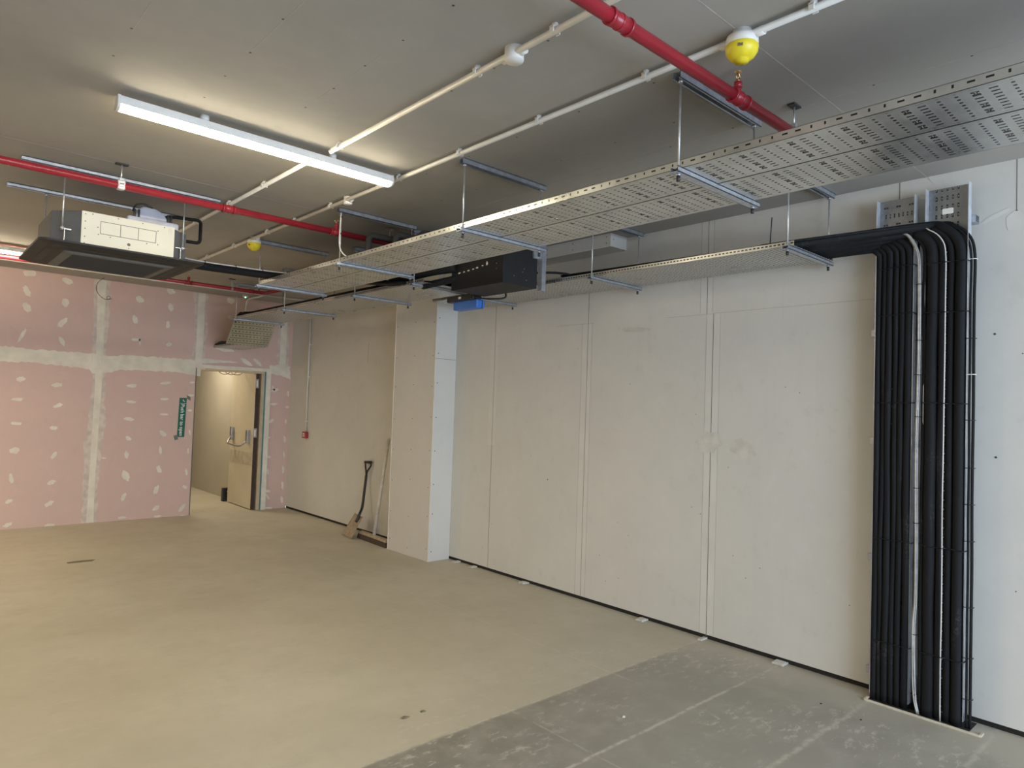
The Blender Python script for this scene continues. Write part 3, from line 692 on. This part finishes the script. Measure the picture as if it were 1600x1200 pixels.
# ================================================================ red sprinkler pipes
def coupling(mb, x, y, z, r, w=.035):
    mb.cyl((x-w, y, z), (x+w, y, z), r*1.14, 18)
    for s in (-1, 1):
        mb.cyl((x+s*w-.006, y, z), (x+s*w+.006, y, z), r*1.26, 18)
    mb.cyl((x-.004, y, z), (x+.004, y, z), r*1.22, 18)
def sprinkler(par, x, y, z, r):
    MB().cyl((x, y, z), (x, y, z+r+.035), .013, 14).cyl((x, y, z+r+.018), (x, y, z+r+.042), .016, 14).build('branch_stub', 'red', par)
    b = MB(); zb = z+r+.042
    b.cyl((x, y, zb), (x, y, zb+.012), .010, 6)
    b.tube(catmull([(x-.007, y, zb+.01), (x-.014, y, zb+.022), (x-.003, y, zb+.040)], 4), .0022, 6).tube(catmull([(x+.007, y, zb+.01), (x+.014, y, zb+.022), (x+.003, y, zb+.040)], 4), .0022, 6)
    b.cyl((x, y, zb+.008), (x, y, zb+.036), .0022, 6).cyl((x, y, zb+.038), (x, y, zb+.041), .015, 14)
    b.build('sprinkler_head', 'brass', par)
def pipe_hanger(par, x, y, z, r):
    b = MB().cyl((x, y, z+r), (x, y, CEIL), .0045, 8)
    b.build('hanger_rod', 'rod', par); MB().box(x-.035, x+.035, y-.018, y+.018, CEIL-.008, CEIL).build('ceiling_plate', 'bolt', par, .003)
    b = MB(); P = [(x, y+(r+.003)*math.sin(a), z+(r+.003)*math.cos(a)) for a in [2*math.pi*i/20 for i in range(21)]]
    for q0, q1 in zip(P[:-1], P[1:]): b.obox((Vector(q0)+Vector(q1))/2, (.011, 0, 0), (Vector(q1)-Vector(q0))*.55, (Vector(q1)-Vector(q0)).cross(Vector((1, 0, 0))).normalized()*.0012)
    b.box(x-.011, x+.011, y-.012, y+.012, z+r, z+r+.022)
    b.build('pipe_ring', 'zinc', par)
t = thing('sprinkler_pipe', (2.4, 1.385, 2.81), 'nearest red sprinkler pipe crossing the ceiling above the upper tray', 'sprinkler pipe')
b = MB().cyl((-3.3, 1.385, 2.835), (3.0, 1.385, 2.835), .0235, 24); b.build('pipe_run', 'red', t)
for x, w in ((1.675, .045), (2.43, .05)): b = MB(); coupling(b, x, 1.385, 2.835, .0235, w); b.build('coupling', 'red', t)
sprinkler(t, 2.42, 1.385, 2.835, .022); pipe_hanger(t, 2.905, 1.385, 2.835, .0235)
t = thing('sprinkler_pipe', (.9, 4.61, 2.8), 'red sprinkler pipe running in front of the air conditioner', 'sprinkler pipe')
MB().cyl((-3.3, 4.61, 2.832), (2.95, 4.61, 2.832), .0225, 24).build('pipe_run', 'red', t)
for x in (1.59, 2.37): b = MB(); coupling(b, x, 4.61, 2.832, .0225); b.build('coupling', 'red', t)
sprinkler(t, 2.375, 4.61, 2.832, .022); pipe_hanger(t, .952, 4.61, 2.832, .0225)
MB().box(.931, .973, 4.586, 4.634, 2.806, 2.862).build('hanger_sleeve', 'white', t, .008)
t = thing('sprinkler_pipe', (2.0, 8.08, 2.83), 'far red sprinkler pipe with a bend near the pink wall', 'sprinkler pipe')
MB().tube(rounded([(-3.3, 8.08, 2.85), (3.26, 8.08, 2.85), (3.29, 6.9, 2.85)], .06), .021, 16).build('pipe_run', 'red', t)
for x, w in ((2.387, .035), (3.1, .02)): b = MB(); coupling(b, x, 8.08, 2.85, .021, w); b.build('coupling', 'red', t)
sprinkler(t, 2.387, 8.08, 2.85, .02); pipe_hanger(t, 2.865, 8.08, 2.85, .021)
MB().cyl((3.285, 7.6, 2.84), (3.285, 7.6, CEIL), .0045, 8).cyl((3.285, 7.6, CEIL-.006), (3.285, 7.6, CEIL), .028, 14).build('hanger_rod', 'rod', t)

# ================================================================ white conduits
def saddle(par, p, ax):
    x, y, z = p; b = MB()
    b.cyl((x, y, z+.006), (x, y, CEIL), .012, 14)
    if ax == 'y':
        b.box(x-.019, x+.019, y-.010, y+.010, z+.008, z+.014); b.box(x-.019, x-.0135, y-.009, y+.009, z-.010, z+.010); b.box(x+.0135, x+.019, y-.009, y+.009, z-.010, z+.010)
    else:
        b.box(x-.010, x+.010, y-.019, y+.019, z+.008, z+.014); b.box(x-.009, x+.009, y-.019, y-.0135, z-.010, z+.010); b.box(x-.009, x+.009, y+.0135, y+.019, z-.010, z+.010)
    b.build('conduit_clip', 'white', par)
ZC = 2.938
def conduit(label, x, y0, y1, clips, r=.0125):
    t = thing('conduit', (x, (y0+y1)/2, ZC-r), label, 'conduit')
    MB().cyl((x, y0, ZC), (x, y1, ZC), r, 16).build('conduit_tube', 'conduit', t)
    for y in clips: saddle(t, (x, y, ZC), 'y')
    return t
conduit('white ceiling conduit from the top edge to the near batten light', 1.698, -.8, 3.40, (-.2, .75, 1.70, 2.14, 3.30))
conduit('white ceiling conduit from the near batten light back past the air conditioner', 1.685, 3.56, 6.9, (4.27, 4.88, 5.6, 6.3))
conduit('longest white ceiling conduit, carrying both yellow-capped detectors', 2.200, -1.5, 7.6, (.30, .99, 1.67, 2.29, 2.90, 3.50, 4.37, 4.95, 5.46, 6.2, 6.9))
t = thing('conduit', (3, 8.83, 2.93), 'white conduit along the ceiling in front of the pink wall', 'conduit')
MB().cyl((.6, 8.83, 2.945), (4.27, 8.83, 2.945), .0125, 14).build('conduit_tube', 'conduit', t)
for x in (1.4, 2.6, 3.56): saddle(t, (x, 8.83, 2.942), 'x')
t = thing('conduit', (3.54, 9.45, 2.6), 'short white conduit dropping in front of the pink wall to the tray', 'conduit')
MB().tube(rounded([(3.56, 8.9, 2.94), (3.545, 9.40, 2.94), (3.535, 9.44, 2.50)], .09), .012, 14).build('conduit_tube', 'conduit', t)
t = thing('conduit', (4.26, 8.93, 1.13), 'upright white conduit on the grey wall down to the red call point', 'conduit')
MB().cyl((4.268, 8.93, 1.13), (4.268, 8.93, 2.96), .0125, 14).build('conduit_tube', 'conduit', t)
for z in (1.28, 1.9, 2.35): MB().box(4.262, 4.284, 8.905, 8.955, z-.009, z+.009).build('conduit_clip', 'white', t)
t = thing('call_point', (4.27, 8.93, 1.05), 'small red fire call point at the foot of the wall conduit', 'call point')
MB().box(4.238, 4.284, 8.875, 8.985, 1.045, 1.135).build('case', 'darkred', t, .006)
MB().box(4.234, 4.239, 8.905, 8.955, 1.065, 1.115).build('press_panel', 'signwhite', t)
MB().box(4.2325, 4.2345, 8.915, 8.945, 1.082, 1.098).build('press_mark', 'darkred', t)
def detector(x, y, label):
    t = thing('detector', (x, y, 2.85), label, 'detector', 'detectors with yellow covers on the conduit')
    MB().lathe([(.034, 0), (.034, -.018), (.053, -.022), (.057, -.036), (.0575, -.054), (.046, -.058)], (x, y, CEIL), n=28).build('base', 'white', t)
    MB().lathe([(.054, -.053), (.0585, -.060), (.056, -.078), (.045, -.096), (.030, -.106), (.026, -.107), (.025, -.114), (.0, -.115)], (x, y, CEIL), n=28).build('dust_cover', 'yellow', t)
    for ya, yb in ((y-.085, y-.04), (y+.04, y+.085)): MB().cyl((x, ya, ZC), (x, yb, ZC), .016, 14).build('conduit_coupler', 'white', t)
    MB().obox((x-.05, y-.022, CEIL-.074), (.002, .001, .001), (-.004, .008, 0), (0, 0, .006)).build('vent_mark', 'mud', t)
detector(2.205, 1.25, 'detector with yellow cover on the ceiling, nearest, beside the red pipe')
detector(2.235, 5.82, 'detector with yellow cover farther off, right of the air conditioner')
def jbox(x, y, r, label):
    t = thing('junction_box', (x, y, 2.92), label, 'junction box')
    MB().lathe([(r, 0), (r, -.046), (r*.93, -.052), (0, -.0525)], (x, y, CEIL), n=24).build('box', 'white', t)
    for ya, yb in ((y-r-.025, y-r+.005), (y+r-.005, y+r+.025)): MB().cyl((x, ya, ZC), (x, yb, ZC), .0155, 12).build('conduit_coupler', 'white', t)
jbox(1.710, 1.93, .038, 'round white junction box on the conduit near the top edge')
jbox(2.215, 4.15, .030, 'small round white junction box on the conduit past the batten light')
t = thing('detector', (3.45, 9.2, 2.9), 'small pale detector with a green light above the door', 'detector')
MB().lathe([(.04, 0), (.04, -.02), (.03, -.035), (0, -.036)], (3.45, 9.2, CEIL), n=20).build('base', 'white', t)
MB().lathe([(.008, 0), (.008, -.006), (0, -.008)], (3.44, 9.175, CEIL-.032), n=10).build('indicator_light', 'led', t)

# ================================================================ air conditioner
t = thing('air_conditioner', (1.05, 5.25, 2.44), 'square ceiling air conditioner with black panel and cream front board', 'air conditioner')
x0, x1, y0, y1, c = .665, 1.45, 4.87, 5.66, .135
oc = [(x0+c, y0), (x1-c, y0), (x1, y0+c), (x1, y1-c), (x1-c, y1), (x0+c, y1), (x0, y1-c), (x0, y0+c)]
MB().prism([(a, b_, 2.472) for a, b_ in oc], (0, 0, .225)).build('body', 'acgrey', t, .006)
b = MB(); X0, X1 = .802, 1.334; b.box(X0, X1, 4.862, 4.8705, 2.480, 2.698)
f = b.build('front_board', 'acwhite', t, .002)
b = MB(); y = 4.8612
rx = (.905, 1.016, 1.118, 1.222); z0_, z1_ = 2.573, 2.650; w = .0016
for x in rx: b.box(x-w, x+w, y, 4.863, z0_, z1_)
for zz in (z0_, z1_): b.box(rx[0], rx[-1], y, 4.863, zz-w, zz+w)
dots(b, [(1.066, y, 2.533)], .010, 'y', 12); dots(b, [(1.066, y, 2.51)], .003, 'y')
dots(b, [(X0+.02, y, z) for z in (2.50, 2.54, 2.59, 2.635, 2.68)]+[(x, y, 2.686) for x in (.86, 1.0, 1.14, 1.27)]+[(.895, y, 2.565), (1.232, y, 2.655), (1.235, y, 2.565), (.89, y, 2.61), (.96, y, 2.56), (1.17, y, 2.56)], .0038, 'y', 7)
b.build('knockout_outline', 'line', f)
b = MB(); b.box(1.295, 1.318, y, 4.863, 2.64, 2.69); b.build('sticker', 'filler', f)
b = MB(); dots(b, [(.70, 5.0, 2.699)], .004)
# panel
def ring(mb, r0, r1, z0, z1, cx=1.04, cy=5.20, cr=.05):
    def sq(r, k=5):
        P = []
        for sx, sy, a0 in ((1, 1, 0), (-1, 1, 90), (-1, -1, 180), (1, -1, 270)):
            for j in range(k+1):
                a = R(a0+90*j/k); P.append((cx+sx*(r-cr)+cr*math.cos(a), cy+sy*(r-cr)+cr*math.sin(a)))
        return P
    A, B_ = sq(r0), sq(r1); n = len(A)
    mb._add([(x, y, z0) for x, y in A]+[(x, y, z1) for x, y in B_], [tuple(range(n)), tuple(range(n, 2*n))]+[(i, (i+1) % n, n+(i+1) % n, n+i) for i in range(n)])
b = MB(); ring(b, .462, .464, 2.464, 2.474); ring(b, .41, .460, 2.450, 2.4642); ring(b, .335, .37, 2.440, 2.4502)
pnl = b.build('panel', 'acblack', t)
b = MB()
for s in (-1, 1):
    for k in range(12):
        u = -.24+.04*k; a, b2 = u, u+.04
        dz = lambda q: -.006*math.cos(q/.26*math.pi/2)
        b._add([(1.03+a, 5.20+s*.352, 2.4485+dz(a)), (1.03+b2, 5.20+s*.352, 2.4485+dz(b2)), (1.03+b2, 5.20+s*.392, 2.4485), (1.03+a, 5.20+s*.392, 2.4485)], [(0, 1, 2, 3)])
        b._add([(1.03+s*.352, 5.20+a, 2.4485+dz(a)), (1.03+s*.352, 5.20+b2, 2.4485+dz(b2)), (1.03+s*.392, 5.20+b2, 2.4485), (1.03+s*.392, 5.20+a, 2.4485)], [(0, 1, 2, 3)])
b.build('air_flap', 'grille', t)
b = MB(); ring(b, .300, .315, 2.430, 2.4402, cr=.02); g = b.build('grille_frame', 'acgrey', t)
b = MB(); ring(b, .262, .262, 2.4285, 2.4305, cr=.01)
for k in range(24): b.box(1.03-.255, 1.03+.255, 4.955+.0213*k-.003, 4.955+.0213*k+.003, 2.4275, 2.429)
b.build('grille', 'grille', g)
for (hx, hy) in ((.712, 4.914), (1.402, 4.914), (.712, 5.618), (1.402, 5.618)):
    b = MB(); s = -1 if hx < 1 else 1
    b.box(hx-.012, hx+.012, hy-.010, hy+.010, 2.577, 2.580); b.box(min(hx, hx-s*.05), max(hx, hx-s*.05), hy-.002, hy+.002, 2.574, 2.580)
    b.obox((hx-s*.012, hy+.01, 2.535), (.0015, 0, 0), (0, .012, 0), (0, 0, .045))
    b.build('hanging_bracket', 'steel', t)
pc = MB().box(1.085, 1.405, 5.02, 5.20, 2.697, 2.765).build('pump_cover', 'clear', t, .015)
b = MB(); P = [(1.135, 0), (1.15, .055), (1.18, .078), (1.26, .078), (1.31, .055), (1.345, 0)]
b.prism([(x, 5.04, 2.765+z) for x, z in P], (0, .13, 0)); b.build('pump_dome', 'clear', pc, .012)
for x in (1.13, 1.155, 1.335, 1.355): MB().box(x-.006, x+.006, 5.030, 5.055, 2.755, 2.815).build('rubber_clip', 'black', pc, .002)
MB().tube(catmull([(1.12, 5.05, 2.80), (1.14, 5.05, 2.845), (1.19, 5.05, 2.86), (1.24, 5.05, 2.845)], 5), .006, 8).build('hose', 'black', pc)
def ac_strut(y, label):
    t = thing('strut_hanger', (1.06, y, 2.6), label, 'strut', 'ceiling struts over the air conditioner')
    b = MB(); channel(b, .49, 1.63, y, CEIL-.024, -1); b.build('ceiling_strut', 'zinc', t)
    for x in (.712, 1.402):
        yy = y
        MB().cyl((x, yy, 2.568), (x, yy, CEIL-.01), .0045, 8).build('threaded_rod', 'rod', t)
        for za, zb in ((2.580, 2.590), (2.567, 2.577), (CEIL-.042, CEIL-.026)): MB().cyl((x, yy, za), (x, yy, zb), .010, 6).build('nut', 'zinc', t)
ac_strut(4.914, 'ceiling strut with rods over the front of the air conditioner')
ac_strut(5.618, 'ceiling strut with rods over the back of the air conditioner')
tag(MB().tube(rounded([(1.36, 5.2, 2.80), (1.37, 5.2, 2.845), (1.60, 5.2, 2.862), (1.60, 5.2, 2.695), (1.44, 5.2, 2.69)], .03), .012, 12).build('condensate_pipe', 'foam'), 'thin black pipe looping from the top of the air conditioner into its side', 'pipe')
tag(MB().tube(rounded([(1.44, 5.50, 2.600), (1.75, 5.72, 2.625), (2.30, 5.75, 2.640), (2.55, 5.55, 2.620), (2.57, 4.8, 2.612)], .12), .031, 16).build('insulated_pipe', 'foam'), 'thick black insulated pipe from the air conditioner to the end of the upper tray', 'pipe')
tag(MB().tube(rounded([(1.50, 5.53, 2.638), (1.76, 5.72, 2.664), (2.30, 5.75, 2.678), (2.56, 5.56, 2.655), (2.59, 4.8, 2.648)], .12), .006, 8).build('cable', 'conduit'), 'white cable lying along the thick black pipe from the air conditioner', 'cable')
for k, (x, y, z) in enumerate(((1.80, 5.722, 2.634), (2.05, 5.735, 2.638), (2.28, 5.748, 2.644))):
    b = MB(); P = [(x, y+.040*math.sin(a), z+.004+.040*math.cos(a)) for a in [2*math.pi*i/20 for i in range(21)]]
    tag(b.tube(P, .0028, 6, caps=False).build('cable_tie', 'tie'), 'black cable tie on the thick pipe right of the air conditioner, %s' % ('nearest the unit', 'middle one', 'nearest the tray')[k], 'cable tie', 'ties on the air conditioner pipe')
# grey lagged pipes that rise off the upper tray
for k, (x, y, lb) in enumerate(((2.62, 4.56, 'leftmost'), (2.76, 4.40, 'middle'), (2.86, 4.22, 'rightmost'))):
    zt = 2.855+.004*k
    tag(MB().tube(rounded([(x, y+.5, ZU+.046), (x, y+.06, ZU+.046), (x, y, 2.65), (x, y, zt), (x+.55, y, zt+.004)], .055), .0235, 16).build('insulated_pipe', 'foamgrey'),
        'dark grey lagged pipe bending up off the upper tray, %s of three' % lb, 'pipe', 'lagged pipes over the upper tray')
t = thing('pipe_support', (2.865, 4.66, 2.9), 'small rod support on the ceiling above the bent grey pipes', 'rod support')
MB().cyl((2.865, 4.66, 2.66), (2.865, 4.66, CEIL), .0045, 8).build('threaded_rod', 'rod', t); MB().cyl((2.865, 4.66, CEIL-.008), (2.865, 4.66, CEIL), .035, 14).build('ceiling_plate', 'steel', t)
tag(MB().tube(catmull([(2.312, 4.425, 2.93), (2.308, 4.425, 2.80), (2.310, 4.42, 2.68), (2.34, 4.38, 2.615), (2.40, 4.30, 2.60)], 5), .005, 8).build('cable', 'conduit'), 'white cable tied down the rod of the tray support by the bent pipes', 'cable')
for k, z in enumerate((2.90, 2.78, 2.68)):
    tag(MB().cyl((2.315, 4.43, z-.003), (2.315, 4.43, z+.003), .011, 10).build('cable_tie', 'tie'), 'black cable tie on the tray support rod, %s' % ('highest', 'middle', 'lowest')[k], 'cable tie', 'ties on the tray support rod')

# ================================================================ ducted unit in black casing, pump
t = thing('fan_coil_unit', (3.37, 3.93, 2.47), 'black metal casing hung between the upper and lower trays', 'air handling unit')
MB().box(3.195, 3.535, 3.645, 4.26, 2.472, 2.775).build('casing', 'blackmetal', t, .003)
b = MB(); dots(b, [(3.40, 3.6438, 2.60), (3.385, 3.6438, 2.575), (3.30, 3.6438, 2.535), (3.425, 3.6438, 2.52)], .0032, 'y'); dots(b, [(3.1938, 3.72, 2.62), (3.1938, 3.72, 2.58)], .0032)
b.build('fixing', 'zinc', t)
b = MB(); rr = random.Random(4)
for k, (y, z) in enumerate(((4.16, 2.600), (4.10, 2.602), (4.045, 2.606), (3.99, 2.610), (3.945, 2.615), (3.88, 2.622), (3.83, 2.632))):
    s = .016 if k in (0, 2, 4) else .011
    P = [(3.1936, y+s*math.cos(a)*rr.uniform(.8, 1.2), z+(.006 if k < 6 else .016)*math.sin(a)*rr.uniform(.7, 1.2)) for a in [2*math.pi*i/9 for i in range(9)]]
    b.poly(P)
b.build('torn_tape', 'filler', t)
b = MB(); b.box(3.538, 3.542, 3.60, 3.640, 2.455, 2.80).box(3.540, 3.582, 3.600, 3.604, 2.455, 2.80).box(3.50, 3.584, 3.58, 3.66, 2.775, 2.779)
t2 = thing('angle_bracket', (3.55, 3.61, 2.455), 'galvanised upright angle bracket at the near end of the black casing', 'bracket')
b.build('angle', 'zinc', t2); MB().cyl((3.56, 3.605, 2.50), (3.56, 3.596, 2.50), .008, 6).build('bolt', 'zinc', t2)
MB().cyl((3.56, 3.62, 2.77), (3.56, 3.62, CEIL), .0045, 8).build('threaded_rod', 'rod', t2)
MB().box(3.48, 3.537, 3.63, 3.643, 2.695, 2.745).build('lug', 'zinc', t2)
t = thing('condensate_pump', (3.53, 4.41, 2.38), 'blue condensate pump hanging under the tray behind the black casing', 'pump')
MB().box(3.492, 3.580, 4.300, 4.62, 2.382, 2.455).build('tank', 'blue', t, .010)
MB().box(3.545, 3.552, 4.2985, 4.305, 2.382, 2.45).build('seam', 'black', t)
MB().box(3.480, 3.575, 4.34, 4.70, 2.452, 2.505).build('pump_head', 'black', t, .012)
MB().box(3.476, 3.482, 4.50, 4.53, 2.470, 2.488).build('connector', 'signwhite', t)
MB().tube(catmull([(3.50, 4.36, 2.49), (3.49, 4.24, 2.452), (3.52, 4.12, 2.440), (3.58, 4.05, 2.452), (3.60, 4.08, 2.52)], 6), .0075, 8).build('power_lead', 'black', t)
tag(MB().tube(catmull([(3.54, 3.7, 2.60), (3.66, 3.58, 2.605), (3.76, 3.50, 2.59), (3.80, 3.56, 2.56), (3.76, 3.8, 2.57), (3.76, 4.2, 2.575)], 6), .009, 10).build('cable', 'foam'), 'black cable looping from the bracket down into the lower tray', 'cable')
for k, (pts, r, lb) in enumerate((
        ([(3.20, 4.2, 2.66), (3.10, 4.45, 2.64), (3.08, 4.8, 2.62), (3.16, 5.1, 2.60), (3.25, 5.3, 2.60)], .048, 'black lagged pipe curving from the casing onto the lower tray'),
        ([(3.22, 4.22, 2.57), (3.12, 4.5, 2.53), (3.3, 4.75, 2.58), (3.45, 5.0, 2.59), (3.4, 5.4, 2.59)], .028, 'black lagged pipe low beside the casing, lying across the lower tray'),
        ([(3.30, 4.26, 2.70), (3.2, 4.6, 2.72), (3.0, 4.95, 2.70), (2.82, 5.2, 2.64), (2.8, 5.5, 2.63)], .044, 'black lagged pipe rising from the casing onto the upper tray'))):
    tag(MB().tube(catmull(pts, 7), r, 12).build('insulated_pipe', 'foam'), lb, 'pipe')

# ================================================================ small things
# shovel leaning on the wall
t = thing('shovel', (4.05, 7.1, 0), 'short black-handled shovel with dusty blade leaning on the grey wall', 'shovel')
TL, TR, BR, BL = Vector((4.135, 7.235, .245)), Vector((4.105, 7.00, .235)), Vector((3.945, 6.965, .006)), Vector((3.975, 7.245, .006))
nrm = (TR-TL).cross(BL-TL).normalized(); nrm = nrm if nrm.x < 0 else -nrm
b = MB(); vs = []; NU, NV = 8, 8
for j in range(NV+1):
    for i in range(NU+1):
        u, v = i/NU, j/NV; p = TL*(1-u)*(1-v)+TR*u*(1-v)+BR*u*v+BL*(1-u)*v
        vs.append(p-nrm*.030*(1-(2*u-1)**2)*(1-.5*v)+nrm*.012)
b.smooth = True
b._add(vs, [(j*(NU+1)+i, j*(NU+1)+i+1, (j+1)*(NU+1)+i+1, (j+1)*(NU+1)+i) for j in range(NV) for i in range(NU)])
bl = b.build('blade', 'shovel', t); so = bl.modifiers.new('thick', 'SOLIDIFY'); so.thickness = .004
top = (TL+TR)/2
P = catmull([top+(BL-TL)*.30-nrm*.012, top-nrm*.0+Vector((0, 0, .02)), Vector((4.165, 7.14, .34)), Vector((4.215, 7.185, .56)), Vector((4.235, 7.195, .70))], 8)
MB().tube(P, [.019]*4+[.016]*(len(P)-4), 12).build('shaft', 'black', t)
hb = Vector((4.235, 7.195, .69)); ht = Vector((4.255, 7.19, .865)); L_, R_ = Vector((4.25, 7.255, .85)), Vector((4.25, 7.125, .86))
MB().tube(catmull([hb, hb+Vector((.003, .018, .06)), L_+Vector((0, -.006, -.05)), L_], 5), .0105, 10).tube(catmull([hb, hb+Vector((.003, -.018, .06)), R_+Vector((0, .006, -.05)), R_], 5), .0105, 10).tube([L_+Vector((0, .008, 0)), R_-Vector((0, .008, 0))], .015, 12).build('grip', 'black', t)
# broom
t = thing('broom', (4.08, 6.68, 0), 'wide broom with a pale wooden handle leaning in the corner of the column', 'broom')
hd0, hd1 = Vector((4.085, 7.02, .068)), Vector((4.05, 6.37, .068)); dr = (hd1-hd0).normalized(); sd = Vector((dr.y, -dr.x, 0))
b = MB().obox((hd0+hd1)/2, (hd1-hd0)/2, sd*.032, (0, 0, .014)); b.build('head', 'dustwood', t, .005)
b = MB(); c_ = (hd0+hd1)/2-Vector((0, 0, .014))
b._add([c_+(hd1-hd0)*.5*i*(1.0 if k > 0 else 1.03)+sd*(.030 if k > 0 else .042)*j+Vector((0, 0, 0 if k > 0 else -.053)) for i in (-1, 1) for j in (-1, 1) for k in (-1, 1)],
       [(0, 1, 3, 2), (4, 6, 7, 5), (0, 4, 5, 1), (2, 3, 7, 6), (0, 2, 6, 4), (1, 5, 7, 3)])
b.build('bristles', 'bristle', t)
MB().tube([(4.068, 6.69, .075), (4.195, 6.665, 1.175)], .019, 14).build('handle', 'broomhandle', t)
# exit door sign, stuck upright on the pink wall
t = thing('door_sign', (2.815, WB-.004, 1.04), 'green sign reading Push bar to open, taped sideways beside the door', 'sign')
A, B_, C_, D_ = Vector((2.772, 0, 1.550)), Vector((2.862, 0, 1.550)), Vector((2.852, 0, 1.034)), Vector((2.762, 0, 1.036))
MB().prism([(p.x, WB-.0045, p.z) for p in (A, B_, C_, D_)], (0, .003, 0)).build('sign_plate', 'green', t)
def flat(name, pts, mat, dy, par, th=.0006): MB().prism([(x, WB-dy, z) for x, z in pts], (0, th, 0)).build(name, mat, par)
flat('check_mark', [(2.832, 1.525), (2.822, 1.528), (2.808, 1.516), (2.838, 1.497), (2.842, 1.503), (2.817, 1.519), (2.824, 1.522)][:7], 'signwhite', .0052, t)
flat('divider', [(2.782, 1.478), (2.856, 1.478), (2.856, 1.474), (2.782, 1.474)], 'signwhite', .0052, t)
cu = bpy.data.curves.new('sign_lettering', 'FONT'); cu.body = 'Push bar to open'; cu.size = .066; cu.extrude = .0004; cu.align_x = 'LEFT'; cu.align_y = 'CENTER'; cu.offset = .0008
tmp = bpy.data.objects.new('sign_text_source', cu); COL.objects.link(tmp)
dg = bpy.context.evaluated_depsgraph_get(); me = bpy.data.meshes.new_from_object(tmp.evaluated_get(dg)); bpy.data.objects.remove(tmp)
w_ = max(v.co.x for v in me.vertices); sx = .415/w_
for v in me.vertices:
    lx, ly, lz = v.co.x*sx, v.co.y*.95, v.co.z
    v.co = (2.8155+ly-.018*lx-t.location.x, -.0020-lz, (1.466-lx)-t.location.z)
me.materials.clear(); me.materials.append(M['signwhite'])
o = bpy.data.objects.new('lettering', me); COL.objects.link(o); o.parent = t
def tape(cx, cz, lab):
    P = [(cx-.022, cz+.035), (cx+.020, cz+.012), (cx+.026, cz-.038), (cx-.018, cz-.014)] if lab[0] == 't' else [(cx-.030, cz+.022), (cx+.016, cz+.034), (cx+.026, cz-.026), (cx-.014, cz-.038)]
    o = MB().prism([(x, WB-.0065, z) for x, z in P], (0, .0055, 0)).build('sign_tape', 'greytape')
    tag(o, 'grey tape patch at the %s of the green door sign' % ('upper right corner' if lab[0] == 't' else 'lower left corner'), 'tape')
tape(2.884, 1.553, 't'); tape(2.752, 1.030, 'b')
# cables and wires
for k in range(3):
    c0 = Vector((3.50+.085*k, 10.0, 1.99)); rr_ = .085
    P = [c0+Vector((rr_*1.2*math.sin(a), .02*math.sin(a+k), rr_*math.cos(a)*1.0)) for a in [2*math.pi*i/24 for i in range(25)]]
    P = [c0+Vector((.02, 0, .70))]+P
    tag(MB().tube(P, .0045, 6).build('cable_coil', 'wire'), 'loose dark cable loop hanging in the corridor behind the door head, %s' % ('left one', 'middle one', 'right one')[k], 'cable', 'cable loops in the corridor')
tag(MB().tube(catmull([(1.80, 9.30, 2.96), (1.74, 9.30, 2.90), (1.72, 9.30, 2.82), (1.76, 9.30, 2.74), (1.83, 9.30, 2.70), (1.87, 9.30, 2.72), (1.86, 9.30, 2.745), (1.835, 9.30, 2.73), (1.85, 9.30, 2.705), (1.89, 9.30, 2.72)], 6), .003, 6).build('wire', 'wire'), 'thin dark wire curling down from the ceiling over the pink wall', 'wire')
t = thing('door_stop_box', (3.80, 10.57, 0), 'small dark box standing on the floor at the edge of the open door', 'box')
MB().box(3.745, 3.86, 10.53, 10.60, 0, .20).build('box_body', 'black', t, .008); MB().cyl((3.81, 10.528, .15), (3.81, 10.531, .15), .008, 8).build('screw', 'zinc', t)
# packers under the wall boards
for k, (y, wd, lb) in enumerate(((2.05, .075, 'nearest the black pipes'), (3.13, .060, 'second from the black pipes'), (4.43, .060, 'midway along the bare wall'), (5.16, .05, 'second from the column'), (5.42, .05, 'nearest the column'), (2.61, .03, 'small one under the wall joint'))):
    b = MB().box(4.215, 4.300, y-wd/2, y+wd/2, 0, .010); 
    if k in (0, 1, 2): b.obox((4.235, y-.006, .014), (.03, .004, 0), (-.003, wd*.42, 0), (0, 0, .004))
    tag(b.build('packer', 'packer', None, .001), 'white packer on the floor under the wall board, %s' % lb, 'packer', 'packers under the wall board')
# lumps of dried mud and small litter on the floor
def lump(x, y, sx, sy, label, m='mud', h=.006, cat='debris'):
    b = MB(); rr = random.Random(int(x*100)); n = 12
    P = [(x+sx*math.cos(a)*rr.uniform(.6, 1.15), y+sy*math.sin(a)*rr.uniform(.6, 1.15)) for a in [2*math.pi*i/n for i in range(n)]]
    b._add([(p[0], p[1], 0) for p in P]+[(x+(p[0]-x)*.6, y+(p[1]-y)*.6, h*rr.uniform(.6, 1)) for p in P]+[(x, y, h)], [(i, (i+1) % n, n+(i+1) % n, n+i) for i in range(n)]+[(n+i, n+(i+1) % n, 2*n) for i in range(n)]+[tuple(range(n))[::-1]])
    tag(b.build('debris', m), label, cat)
lump(1.975, 2.885, .030, .014, 'flat brown mud crumb on the floor, left of a pair')
lump(2.085, 2.885, .022, .012, 'flat brown mud crumb on the floor, right of a pair')
lump(1.38, 7.39, .13, .06, 'brown dirt patch on the far left of the floor', h=.002)
lump(2.86, 2.20, .012, .009, 'small white plaster chip on the grey floor', 'packer', .008)
lump(3.86, 1.62, .010, .006, 'tiny dark crumb on the floor near the black pipes', 'black', .004)
lump(3.83, 1.40, .008, .006, 'tiny dark crumb on the grey floor by the sleeve edge', 'black', .004)
